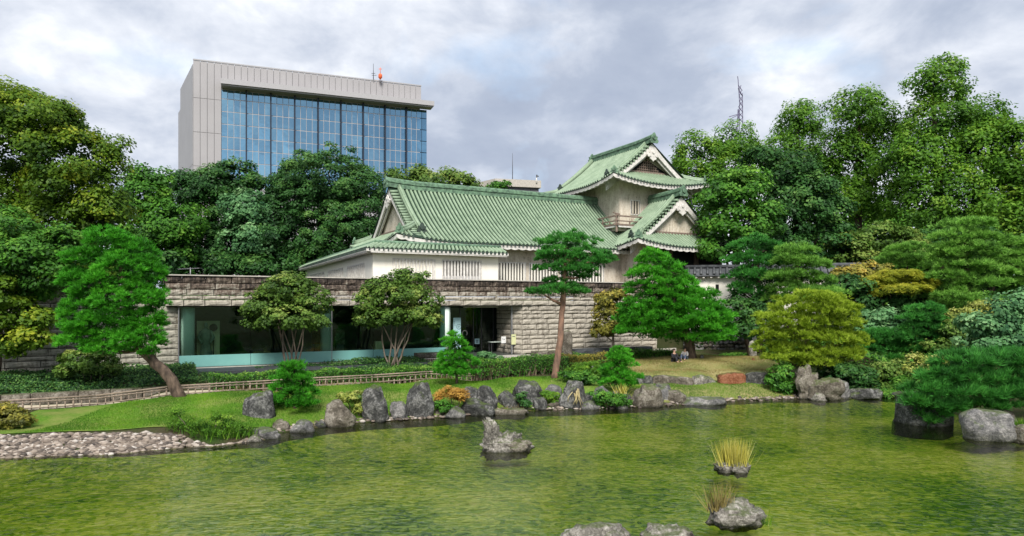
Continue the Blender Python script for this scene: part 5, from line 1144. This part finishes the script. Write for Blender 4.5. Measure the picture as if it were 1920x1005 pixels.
shrub('thin flowering plant at the museum entrance steps', 38, [(912, 668, 16, 10), (930, 674, 16, 8), (895, 674, 12, 8)], 'leaf_pale', size=.08, sr=.16, per=9)
shrub('wild leafy weeds at the right end of the pebble beach', 22.0, [(345, 796, 28, 18), (385, 800, 30, 18), (425, 795, 28, 20), (455, 804, 16, 16), (330, 776, 12, 14), (405, 782, 16, 10)], 'leaf_light', size=.06, sr=.16, per=11, aspect=.4, dens=1.1, up=.2, cov=.45, fill=.5)
# ---- hedges
def hedge(label, s0, s1, r0, r1, zt, zb, mat, group, n=9000, size=.085, bare=.0):
    t_ = thing('hedge', label, 'hedge', C((s0+s1)/2, (r0+r1)/2, zb), group); n = int(n*(s1-s0)/10)
    k = rng.random(n); u = rng.uniform(s0, s1, n); top = k < .45; rr = np.where(top, rng.uniform(r0, r1, n), np.where(k < .9, r0, r1)+rng.normal(0, .05, n))
    z = np.where(top, zt+rng.normal(0, .035, n), zt-(zt-zb)*rng.beta(1.1, 1.1+bare*1.6, n)); z += .05*np.sin(u*2.1)+.04*np.sin(u*5.3)
    rr = rr+.05*np.sin(u*3.3)+.04*np.sin(u*7.7)
    P = np.stack([A0.x+U.x*u+Wd.x*rr, A0.y+U.y*u+Wd.y*rr, z], 1)
    N = nrmz(np.where(top[:, None], np.array([0, 0, 1.]), -np.array(Wd)[None])+unit(n)*.6)
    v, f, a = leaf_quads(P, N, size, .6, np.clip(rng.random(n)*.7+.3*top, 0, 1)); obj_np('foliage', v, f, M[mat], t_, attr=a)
    m = int((s1-s0)*34); u = rng.uniform(s0, s1, m); rr = rng.uniform(r0, r1, m); zz_ = rng.uniform(zb-.1, zb+.1, m)
    P = np.stack([A0.x+U.x*u+Wd.x*rr, A0.y+U.y*u+Wd.y*rr, np.full(m, zb-.15)], 1); v, f, a = needle_tufts(P, np.tile([0, 0, 1.], (m, 1)), (zt-zb)*1.02, 2, .38, rng.random(m), .05)
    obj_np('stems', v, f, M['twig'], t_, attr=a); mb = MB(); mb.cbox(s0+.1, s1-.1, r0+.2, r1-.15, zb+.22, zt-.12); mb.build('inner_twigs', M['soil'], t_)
HG = 'clipped hedges between the path and the museum'
hedge('long clipped hedge before the frosted glass, behind the leaning pine', 1.2, 6.6, -6.35, -5.5, 1.34, .58, 'leaf_hedge', HG, bare=1)
hedge('clipped hedge with bare twiggy base between young pine and tall boulder', 6.75, 12.0, -6.35, -5.5, 1.28, .52, 'leaf_hedge', HG, bare=1)
hedge('dense hedge between the museum entrance and the red pine', s_at(893, -7.8), s_at(1064, -7.8), -7.9, -6.7, 1.62, .75, 'leaf_hedge', HG, bare=.4)
hedge('dark hedge with orange tips right of the red pine', s_at(1062, -6), s_at(1150, -6), -6.3, -5.2, 1.50, .85, 'leaf_autumn', HG)
hedge('low green hedge at the back of the dry mound', s_at(1175, -5), s_at(1262, -5), -5.2, -4, 1.55, 1.0, 'leaf_hedge', HG)
hedge('low dark hedge at the foot of the rubble wall', s_at(1335, -7), s_at(1400, -7), -7.2, -6.2, 1.25, .9, 'leaf_hedge', HG)
# ground cover beds
def cover(label, s0, s1, r0, r1, h, mat, n, size=.1, name='ground_cover'):
    u, rr = rng.uniform(s0, s1, n), rng.uniform(r0, r1, n); x = A0.x+U.x*u+Wd.x*rr; y = A0.y+U.y*u+Wd.y*rr
    z = hgt(x, y)+h*rng.random(n)**.5*(1+.4*np.sin(u*2.3)*np.sin(rr*3)); N = nrmz(unit(n)*.7+np.array([0, -.3, .9]))
    v, f, a = leaf_quads(np.stack([x, y, z], 1), N, size, .6, rng.random(n)); o = obj_np(name, v, f, M[mat], attr=a); tag(o, label, 'ground cover', kind='stuff')
cover('dark green ground cover bed between path wall and left stone wall', -10, .9, -5.4, .6, .30, 'leaf_dark', 30000, .11)
cover('low dark plants along the museum ledge', 3.6, 12.4, -2.5, -.7, .32, 'leaf_dark', 9000, .1)
cover('green planting behind the hedges', 1, 12, -4.9, -2.9, .22, 'leaf_dark', 9000, .1)
cover('dark plants beside the entrance hedge', 12.2, 22, -6.6, -2.6, .26, 'leaf_hedge', 12000, .1)
# slope undergrowth on the right and forest floor
def scatter(label, pts, h, mat, n, size, name='undergrowth'):
    P = np.array([(p.x, p.y) for p in pts]); lo, hi = P.min(0), P.max(0); q = rng.uniform(lo, hi, (n*3, 2)); ins = np.zeros(len(q), bool); m = len(P)
    for i in range(m):
        a, b = P[i], P[(i+1) % m]; ins ^= ((a[1] > q[:, 1]) != (b[1] > q[:, 1])) & (q[:, 0] < (b[0]-a[0])*(q[:, 1]-a[1])/(b[1]-a[1]+1e-9)+a[0])
    q = q[ins][:n]; g_ = .55+.45*np.sin(q[:, 0]*1.1+1)*np.sin(q[:, 1]*.9); z = hgt(q[:, 0], q[:, 1])+h*g_*rng.random(len(q))**.6
    v, f, a = leaf_quads(np.c_[q, z], nrmz(unit(len(q))*.7+np.array([0, -.4, .8])), size, .6, rng.random(len(q))); o = obj_np(name, v, f, M[mat], attr=a); tag(o, label, 'undergrowth', kind='stuff')
scatter('mixed green undergrowth covering the right hand slope', [gp(1480, 36), gp(1640, 35.5), gp(1760, 33), gp(1960, 30), gp(2050, 40), gp(1960, 56), gp(1600, 56), gp(1440, 47), gp(1430, 39)], .9, 'leaf_mid', 60000, .2)
scatter('leafy undergrowth on the bank beyond the domed boulder', [gp(1935, 25), gp(2350, 20), gp(2500, 40), gp(1950, 42)], .9, 'leaf_mid', 30000, .2)
scatter('dark undergrowth on the ground under the tall trees', [gp(1300, 58), gp(1960, 57), gp(2100, 80), gp(1350, 85)], 2.0, 'leaf_dark', 26000, .5)
scatter('dark undergrowth behind the museum under the trees', [gp(-100, 40), gp(330, 45), gp(640, 56), gp(640, 66), gp(-100, 62)], 1.8, 'leaf_dark', 22000, .4)
# grass
def blades(label, pts, n, size, mat, name='grass', lift=0, k=1, spread=.5, wid=.12, cat='grass'):
    P = np.array([(p.x, p.y) for p in pts]); lo, hi = P.min(0), P.max(0); q = rng.uniform(lo, hi, (n*4, 2)); ins = np.zeros(len(q), bool); m = len(P)
    for i in range(m):
        a, b = P[i], P[(i+1) % m]; ins ^= ((a[1] > q[:, 1]) != (b[1] > q[:, 1])) & (q[:, 0] < (b[0]-a[0])*(q[:, 1]-a[1])/(b[1]-a[1]+1e-9)+a[0])
    q = q[ins][:n]; z = hgt(q[:, 0], q[:, 1])+lift; n2 = len(q); nz = np.clip(.5+.35*np.sin(q[:, 0]*2.1+q[:, 1])+.35*rng.normal(size=n2)*.6, 0, 1)
    v, f, a = needle_tufts(np.c_[q, z], np.tile([0, 0, 1.], (n2, 1)), size, k, spread, nz, wid); o = obj_np(name, v, f, M[mat], attr=a); tag(o, label, cat, kind='stuff')
blades('short mown grass of the lawn left of the boulders', [gp(45, 21.6), gp(430, 22.5), gp(600, 24.7), gp(830, 26.6), gp(1110, 28.8), C(16.6, -9.6), C(12.5, -7.1), C(-1.4, -7.1)], 90000, .055, 'grass_blades', lift=.02, wid=.3)
blades('sparse dry grass on the mound', [gp(1180, 33.6), gp(1470, 33.9), gp(1440, 41), gp(1170, 42)], 26000, .06, 'grass_dry', lift=.02, wid=.3)
blades('short grass on the bank above the flat shore stone', [gp(1180, 29.5), gp(1490, 31.7), gp(1470, 33.6), gp(1180, 33.3)], 14000, .06, 'grass_blades', lift=.02, wid=.3)
blades('taller tufts along the lawn edge below the fence', [C(1.5, -7.1), C(12, -7.1), C(12, -6.85), C(1.5, -6.85)], 2500, .2, 'grass_dry', wid=.1, lift=0)

# ================================================================== rocks
def rock_mesh(seed, rx, ry, rz, rough=.18, cuts=7, sub=4, ridge=0, pw=.72):
    r_ = random.Random(seed); bm = bmesh.new(); bmesh.ops.create_icosphere(bm, subdivisions=sub, radius=1); off = V((seed*3.7, seed*1.3, seed*7.1))
    pl = []
    for k in range(cuts):
        n = V((r_.uniform(-1, 1), r_.uniform(-1, 1), r_.uniform(-.5, 1))).normalized(); pl.append((n, r_.uniform(.58, .88)))
    for v in bm.verts:
        p = V([math.copysign(abs(q)**pw, q) for q in v.co]); p *= 1.04
        for n, d in pl:
            e = p.dot(n)-d
            if e > 0: p -= n*e*.92
        f = mnoise.fractal(p*1.6+off, 1.0, 2.0, 4)
        p += v.co*f*rough
        if ridge: p += v.co*(abs(mnoise.noise(V((p.x*5, p.y*5, p.z*1.3))+off))-.25)*ridge
        v.co = (p.x*rx, p.y*ry, p.z*rz)
    me = bpy.data.meshes.new('rock'); bm.to_mesh(me); bm.free(); me.polygons.foreach_set('use_smooth', [True]*len(me.polygons)); return me
RSEED = [0]
def rock(label, X0, X1, Y0, Y1, mat='rock_dark', D=None, zb=None, group=None, depth=.8, name='boulder', rough=.18, cuts=4, ridge=0, sink=.2, tilt=0, cat='boulder', pw=.72):
    RSEED[0] += 1
    if D is None: D = max(5632.0/(Y1-HOR), 5)+.1 if zb is None else (H-zb)*F/(Y1-HOR)
    k = D/F; rx = (X1-X0)/2*k*1.03; zt, zl = at(0, Y0, D).z, at(0, Y1, D).z-sink; rz = (zt-zl)/2*1.03; ry = max(rx*depth, .15)
    me = rock_mesh(RSEED[0], rx*.97, ry, rz*1.0, rough, cuts, 4 if X1-X0 > 25 else 3, ridge, pw); me.materials.append(M[mat])
    o = bpy.data.objects.new(name, me); c_ = at((X0+X1)/2, HOR, D+ry*.45); reg(o, (c_.x, c_.y, (zt+zl)/2), None)
    o.rotation_euler = (0, tilt, random.uniform(-.3, .3)); tag(o, label, cat, group); return o
SG = 'rocks along the pond shore'
for a in (('tall dark pointed boulder at the left end of the shore rocks', 456, 512, 733, 803, 'rock_dark', .6), ('small brown round rock at the foot of the pointed boulder', 513, 545, 786, 808, 'rock_brown', .8),
          ('flat blue grey rock right of the small brown rock', 546, 590, 789, 811, 'rock_grey', .7), ('tiny dark rock between two larger shore rocks', 588, 612, 790, 802, 'rock_dark', .8),
          ('slanting brown black boulder under the variegated bush', 611, 668, 752, 801, 'rock_brown', .6), ('broad upright black boulder right of the variegated bush', 677, 730, 727, 791, 'rock_dark', .55),
          ('small grey egg shaped rock between the two big upright boulders', 728, 762, 755, 788, 'rock_grey', .7), ('tallest upright slab boulder of the shore, dark grey', 761, 812, 717, 785, 'rock_dark', .5),
          ('pale blue grey triangular rock under the orange bush', 833, 872, 761, 784, 'rock_grey', .7), ('wide black block right of the orange bush', 866, 928, 748, 779, 'rock_dark', .6),
          ('flat brown slab stone lying at the waterline', 905, 990, 766, 777, 'rock_brown', .4), ('round dark rock in front of the tall slab boulder', 998, 1026, 744, 769, 'rock_dark', .8),
          ('brown rock below the lime tuft', 1026, 1056, 750, 767, 'rock_brown', .7), ('big upright grey boulder hung with dry vines', 1050, 1096, 716, 767, 'rock_dark', .6),
          ('half sunken pale dome rock right of the vine boulder', 1088, 1131, 753, 768, 'rock_grey', .8), ('small sunken dome rock under the creeper', 1146, 1176, 754, 767, 'rock_grey', .8),
          ('big pale rough boulder right of the young pine', 1184, 1242, 718, 763, 'rock_brown', .7), ('long flat grey stone at the grassy bank', 1270, 1358, 743, 759, 'rock_grey', .5),
          ('pale flat rock at the waterline left of the pointed boulder', 470, 526, 804, 822, 'rock_grey', .6), ('whitish small rock in the water by the weeds', 459, 492, 816, 829, 'rock_pale', .6)):
    rock(a[0], *a[1:5], mat=a[5], group=SG, depth=a[6])
for a in (('dark rounded rock behind the wide black block', 868, 896, 726, 750, 'rock_dark', 27.6), ('large dark rock beside the rounded one, above the black block', 893, 932, 726, 768, 'rock_dark', 27.5), ('low dark rock left of the tall slanted slab', 933, 978, 736, 766, 'rock_dark', 28.1),
          ('big slanted black slab rock on the lawn edge', 961, 1015, 715, 760, 'rock_dark', 28.8), ('small flat topped rock on the lawn left of the vine boulder', 1015, 1053, 723, 744, 'rock_grey', 29.5), ('square grey rock behind the creeper', 1107, 1148, 727, 762, 'rock_grey', 29.2),
          ('low dark rock right of the vine boulder', 1092, 1122, 736, 762, 'rock_dark', 29.0), ('dark ledge rock under the young pine', 1143, 1182, 735, 760, 'rock_dark', 29.3), ('grey pointed rock behind the pale boulder', 1224, 1262, 720, 754, 'rock_grey', 30.0),
          ('low brown rock right of the grey pointed rock', 1246, 1288, 734, 757, 'rock_brown', 29.8), ('small dark rock under the orange tipped bush', 812, 834, 766, 784, 'rock_brown', 26.5)):
    rock(a[0], *a[1:5], mat=a[5], D=a[6], group=SG, sink=.25)
EG = 'long edging stones below the dry mound'
for a in (('dark edging stone at the left end of the row', 1192, 1223, 705, 723, 'rock_dark'), ('longest pale edging stone of the row', 1223, 1298, 704, 724, 'rock_brown'), ('pale speckled edging stone left of the red one', 1298, 1345, 703, 722, 'rock_pale'),
          ('rust red edging stone', 1345, 1397, 700, 719, 'rock_red'), ('blue black edging stone at the right end of the row', 1397, 1447, 698, 716, 'rock_dark')):
    rock(a[0], *a[1:5], mat=a[5], D=33.2, group=EG, depth=.4, name='edging_stone', cuts=2, rough=.08, cat='edging stone', sink=.3, pw=.42)
rock('low cluster of brown stones on the dry mound', 1383, 1406, 673, 685, 'rock_brown', D=38.5, rough=.3); rock('small dark red stone beside the yellow pine', 1409, 1422, 671, 686, 'rock_red', D=38)
rock('pale upright standing stone left of the yellow pine', 1404, 1418, 640, 669, 'rock_pale', D=41, depth=.6, name='standing_stone', cat='stone'); rock('tiny black stone on the crest of the mound', 1312, 1319, 665, 669, 'rock_dark', D=38.8)
rock('upright brown block stone behind the red pine trunk', 1053, 1073, 622, 672, 'rock_brown', D=39.5, depth=.7, cuts=1, rough=.06, pw=.4, name='standing_stone', cat='stone')
rock('grey stone log lying behind the ferns', 1109, 1140, 684, 698, 'rock_grey', D=33.8, rough=.06, name='stone_log', cat='stone')
rock('tall craggy pale rock carrying the yellow pine', 1490, 1528, 692, 749, 'rock_brown', D=31.3, ridge=.12, rough=.45, depth=.7, name='craggy_rock', sink=.1)
rock('rounded brown crag at the waterline under the yellow pine', 1515, 1578, 706, 750, 'rock_brown', D=30.9, ridge=.15, rough=.22, depth=.7, name='craggy_rock', sink=.1)
rock('sloping grey rock right of the crag', 1550, 1590, 714, 748, 'rock_grey', D=31.5, name='craggy_rock')
rock('white small rock at the foot of the crag', 1522, 1548, 738, 750, 'rock_pale', D=30.7)
rock('dark sunken rock under the shore shrubs', 1590, 1650, 728, 748, 'rock_dark', D=31.3, depth=.5)
ro = rock('jagged pale pond rock with a sharp peak', 903, 992, 812, 847, 'rock_pale', depth=.45, ridge=.6, rough=.35, cuts=4, name='pond_rock')
rock('upright beak of the jagged pond rock', 904, 942, 788, 838, 'rock_pale', D=20.3, depth=.6, ridge=.55, rough=.3, cuts=5, name='pond_rock', tilt=-.2)
rock('tapering low end of the jagged pond rock', 952, 995, 826, 846, 'rock_brown', D=20.2, depth=.5, ridge=.5, rough=.3, name='pond_rock')
rock('small rock in the pond under the yellow grass, left half', 1340, 1378, 862, 884, 'rock_pale', D=17.8, ridge=.4, rough=.3, name='pond_rock', sink=.1)
rock('small rock in the pond under the yellow grass, right half', 1368, 1411, 865, 886, 'rock_pale', D=17.7, ridge=.4, rough=.3, name='pond_rock', sink=.1)
rock('pale knobbly pond rock below the yellow grass one', 1332, 1439, 944, 984, 'rock_pale', D=13.5, ridge=.35, rough=.25, depth=.6, name='pond_rock', sink=.1)
rock('white rock cut by the bottom edge, larger', 1056, 1186, 989, 1030, 'rock_pale', D=12.4, ridge=.2, rough=.2, depth=.6, name='pond_rock')
rock('white rock cut by the bottom edge, smaller', 1205, 1292, 988, 1025, 'rock_pale', D=12.6, ridge=.3, rough=.25, depth=.6, name='pond_rock')
rock('purple grey domed boulder in the water at the right', 1808, 1901, 773, 824, 'rock_grey', depth=.7, D=21.9, name='boulder', rough=.12)
rock('brown rock behind the domed boulder', 1868, 1902, 768, 790, 'rock_brown', D=24); rock('mossy rock at the right edge of the water', 1894, 1935, 800, 822, 'rock_brown', D=21.5)
# round stone base of the waterside pine
dm = MB(); q = gd(1762, 801); q.y += 1.0; n = 26; vs = []
for j, (z, s_) in enumerate(((-.5, 1.0), (-.05, 1.0), (.1, .97), (.75, .93), (.95, .93), (1.0, .99), (1.04, .98), (1.06, .8))):
    for k in range(n):
        t_ = 2*math.pi*k/n; rr = (1+.05*math.sin(3*t_+j)+.03*math.sin(7*t_))*s_; vs.append((q.x+math.cos(t_)*1.0*rr, q.y+math.sin(t_)*.9*rr, z))
dm.add(vs, [(j*n+k, j*n+(k+1) % n, (j+1)*n+(k+1) % n, (j+1)*n+k) for j in range(7) for k in range(n)]+[tuple(7*n+k for k in range(n))], 0, False)
tag(dm.build('round_stone_base', M['rock_dark']), 'round dark mossy stone base standing in the water under the waterside pine', 'stone base')
# pebbles
def pebbles(label, fn, n, smin, smax):
    bm = bmesh.new(); bmesh.ops.create_icosphere(bm, subdivisions=1, radius=1); bv = np.array([v.co[:] for v in bm.verts]); bf = np.array([[v.index for v in f.verts] for f in bm.faces]); bm.free()
    Vv, Ff, At = [], [], []; X, Y = fn(n); Z = hgt(X, Y)
    for i in range(n):
        s_ = rng.uniform(smin, smax)*rng.uniform(.6, 1); a = rng.uniform(0, 6.28); sc = np.array([s_, s_*rng.uniform(.6, .9), s_*rng.uniform(.3, .5)]); p = bv*rng.uniform(.85, 1.15, (len(bv), 1))*sc
        ca, sa = math.cos(a), math.sin(a); p = np.c_[p[:, 0]*ca-p[:, 1]*sa, p[:, 0]*sa+p[:, 1]*ca, p[:, 2]]; Vv.append(p+np.array([X[i], Y[i], max(Z[i], -.05)+sc[2]*.45])); Ff.append(bf+i*len(bv)); At.append(np.full(len(bv), rng.random()))
    o = obj_np('pebbles', np.concatenate(Vv), np.concatenate(Ff), M['pebble'], smooth=True, attr=np.concatenate(At)); tag(o, label, 'pebbles', kind='stuff')
t = NT('pebble'); col = t.ramp(t.attr(), [(0, (.045, .04, .036)), (.3, (.125, .10, .08)), (.6, (.24, .195, .155)), (.85, (.38, .32, .265)), (1, (.52, .48, .43))])
col = t.mix(t.ramp(t.noise(9, 4), [(.4, 0), (.7, .5)]), col, (.2, .16, .13)); M['pebble'] = t.done(t.bsdf(col, .8, .25))
def f_beach(n):
    X = np.concatenate([rng.uniform(-60, 330, int(n*.88)), rng.uniform(330, 520, n-int(n*.88))]); u = rng.random(n); Yw = np.interp(X, [-60, 0, 200, 350, 470, 520], [862, 859, 852, 838, 828, 815]); Yt = np.interp(X, [-60, 60, 200, 340, 400, 520], [822, 816, 814, 812, 820, 803])
    Y = Yw+(Yt-Yw)*u; D = (H-.27*u)*F/(Y-HOR); return (X-960)/F*D, D
pebbles('beach of rounded brown grey and white pebbles at the left shore', f_beach, 3000, .065, .16)
def f_shore(n):
    X = rng.uniform(520, 1500, n); Yw = np.interp(X, [520, 600, 680, 830, 900, 1000, 1100, 1230, 1360, 1500], [812, 800, 792, 784, 777, 769, 767, 763, 753, 748]); D = 5632/(Yw-HOR)+rng.uniform(-.05, .5, n); return (X-960)/F*D, D
pebbles('small stones and gravel filling the gaps between the shore boulders', f_shore, 700, .05, .16)
# water side grasses
def clump(label, X, Y, D, n, hgt_, mat, rad, name='grass_clump', spread=.28, wid=.035, z=None):
    p = at(X, Y, D); P = np.array([p.x, p.y, p.z if z is None else z])+np.c_[rng.normal(0, rad, n), rng.normal(0, rad*.6, n), np.zeros(n)]
    o_ = nrmz(np.c_[(P[:, 0]-p.x)*.5/rad, rng.normal(0, .2, n), np.full(n, 3.6)]); v, f, a = needle_tufts(P, o_, hgt_, 1, spread, rng.random(n), wid); o = obj_np(name, v, f, M[mat], attr=a); tag(o, label, 'grass clump', kind='stuff')
clump('yellow grass clump growing on the small double pond rock', 1376, 872, 17.8, 620, .62, 'grass_gold', .16, spread=.15, wid=.022)
clump('dry reddish grass on the left end of the knobbly pond rock', 1350, 958, 13.5, 130, .55, 'grass_dry', .1, spread=.45)
clump('thin green weeds at the right end of the knobbly pond rock', 1436, 975, 13.5, 26, .3, 'grass_blades', .05, z=0)
clump('spiky pale grass tuft above the creeper rocks', 1166, 738, 28.8, 60, .42, 'grass_gold', .12, spread=.6, wid=.07)
clump('tall thin weeds rising from the pebble beach', 345, 812, 22.2, 90, .75, 'grass_blades', .4, wid=.02)
clump('low reedy weeds in front of the pale shore rocks', 415, 818, 22.1, 520, .42, 'leaf_light', .5, wid=.06, spread=.4)
clump('green grass tuft right of the domed boulder', 1915, 800, 22.6, 700, .28, 'grass_blades', .55, wid=.06, spread=.5)
clump('dry brown grass between the flat slab and the black rocks', 948, 768, 27.9, 200, .28, 'grass_dry', .4, spread=1.2, wid=.05)
vn = MB(); 
for k in range(9):
    x = 1076+random.uniform(-5, 10); q = at(x, 728+random.uniform(0, 10), 28.15); e = at(x+random.uniform(-9, 10), 752+random.uniform(0, 14), 28.05); vn.tube([q, q.lerp(e, .5)+V((random.uniform(-.1, .1), -.05, 0)), e], [.02, .018, .01], 5)
simple('dry_vine', (.50, .42, .22), (.35, .28, .14), .9); tag(vn.build('dry_vines', M['dry_vine']), 'dry straw coloured vines hanging down the upright shore boulder', 'vine')

# ================================================================== people
simple('skin', (.58, .36, .26), (.52, .31, .22), .6); simple('hair', (.02, .016, .014), (.03, .022, .018), .6); simple('cloth_black', (.02, .02, .025), (.03, .03, .035), .8); simple('cloth_white', (.62, .58, .56), (.5, .47, .45), .8); simple('cloth_denim', (.10, .13, .2), (.07, .09, .14), .8)
def skin_body(name, joints, edges, mat, parent, root=0):
    me = bpy.data.meshes.new(name); me.from_pydata([j[:3] for j in joints], edges, []); o = bpy.data.objects.new(name, me); COL.objects.link(o)
    md = o.modifiers.new('s', 'SKIN'); md.use_smooth_shade = True
    for i, j in enumerate(joints): me.skin_vertices[0].data[i].radius = (j[3], j[3]*(j[4] if len(j) > 4 else 1))
    me.skin_vertices[0].data[root].use_root = True; sb = o.modifiers.new('u', 'SUBSURF'); sb.levels = 2; sb.render_levels = 2
    bpy.context.view_layer.update(); ev = o.evaluated_get(bpy.context.evaluated_depsgraph_get()); m2 = bpy.data.meshes.new_from_object(ev); bpy.data.objects.remove(o)
    m2.materials.clear(); m2.materials.append(mat); o2 = bpy.data.objects.new(name, m2); m2.polygons.foreach_set('use_smooth', [True]*len(m2.polygons))
    COL.objects.link(o2); o2.parent = parent; return o2
def seated(label, X, Y, D, facing, top, pants, s_=1.0):
    p = at(X, Y, D); p.z = hz(p.x, p.y)+.02; t_ = thing('person', label, 'person', p)
    J = [(0, 0, .12, .13), (0, .02, .32, .115), (0, 0, .50, .125), (0, -.01, .585, .05), (0, -.02, .68, .085), (0, -.02, .77, .09),
         (-.17, 0, .52, .05), (-.22, -.12, .32, .042), (-.12, -.30, .26, .034), (-.09, -.36, .27, .03), (.17, 0, .52, .05), (.22, -.12, .32, .042), (.12, -.30, .26, .034), (.09, -.36, .27, .03),
         (-.10, -.06, .11, .09), (-.15, -.42, .36, .065), (-.13, -.58, .05, .045), (-.13, -.72, .04, .04), (.10, -.06, .11, .09), (.15, -.42, .34, .065), (.13, -.58, .05, .045), (.13, -.72, .04, .04)]
    Ed = [(0, 1), (1, 2), (2, 3), (3, 4), (4, 5), (2, 6), (6, 7), (7, 8), (8, 9), (2, 10), (10, 11), (11, 12), (12, 13), (0, 14), (14, 15), (15, 16), (16, 17), (0, 18), (18, 19), (19, 20), (20, 21)]
    parts = [skin_body('body', J, Ed, M['skin'], t_)]
    g_ = lambda i, k: (*J[i][:3], J[i][3]*k)
    parts.append(skin_body('jacket', [g_(0, 1.15), g_(1, 1.2), g_(2, 1.18), g_(6, 1.3), g_(7, 1.3), g_(8, 1.3), g_(10, 1.3), g_(11, 1.3), g_(12, 1.3)], [(0, 1), (1, 2), (2, 3), (3, 4), (4, 5), (2, 6), (6, 7), (7, 8)], top, t_))
    parts.append(skin_body('trousers', [g_(0, 1.18), g_(14, 1.15), g_(15, 1.15), g_(16, 1.25), g_(18, 1.15), g_(19, 1.15), g_(20, 1.25)], [(0, 1), (1, 2), (2, 3), (0, 4), (4, 5), (5, 6)], pants, t_))
    bm = bmesh.new(); bmesh.ops.create_uvsphere(bm, u_segments=14, v_segments=10, radius=1)
    for v in bm.verts:
        v.co = V((v.co.x*.105, v.co.y*.115+.012, v.co.z*.125+.765-.02))
        if v.co.y < -.04: v.co.y = -.04; 
        if v.co.z < .68: v.co.z = .66
    me = bpy.data.meshes.new('hair'); bm.to_mesh(me); bm.free(); me.materials.append(M['hair']); o = bpy.data.objects.new('hair', me); COL.objects.link(o); o.parent = t_
    fm = MB()
    for x in (-.035, .035): fm.obox((x-.012, -.112, .745), (.024, 0, 0), (0, .012, 0), (0, 0, .012))
    fm.obox((-.02, -.108, .685), (.04, 0, 0), (0, .012, 0), (0, 0, .01)); me = bpy.data.meshes.new('face'); me.from_pydata([tuple(v) for v in fm.v], [], fm.f); me.materials.append(M['hair']); o = bpy.data.objects.new('face', me); COL.objects.link(o); o.parent = t_
    t_.rotation_euler = (0, 0, facing); t_.scale = (s_,)*3; return t_
seated('person in a black jacket sitting on the mound left of the big pine trunk', 1264, 668, 38.0, .35, M['cloth_black'], M['cloth_black'], .85)
seated('person in a white top sitting half hidden by the big pine trunk', 1284.5, 668, 38.6, -.5, M['cloth_white'], M['cloth_denim'], .8)
print('leaf triangles', TRI[0], 'objects', len(bpy.data.objects))
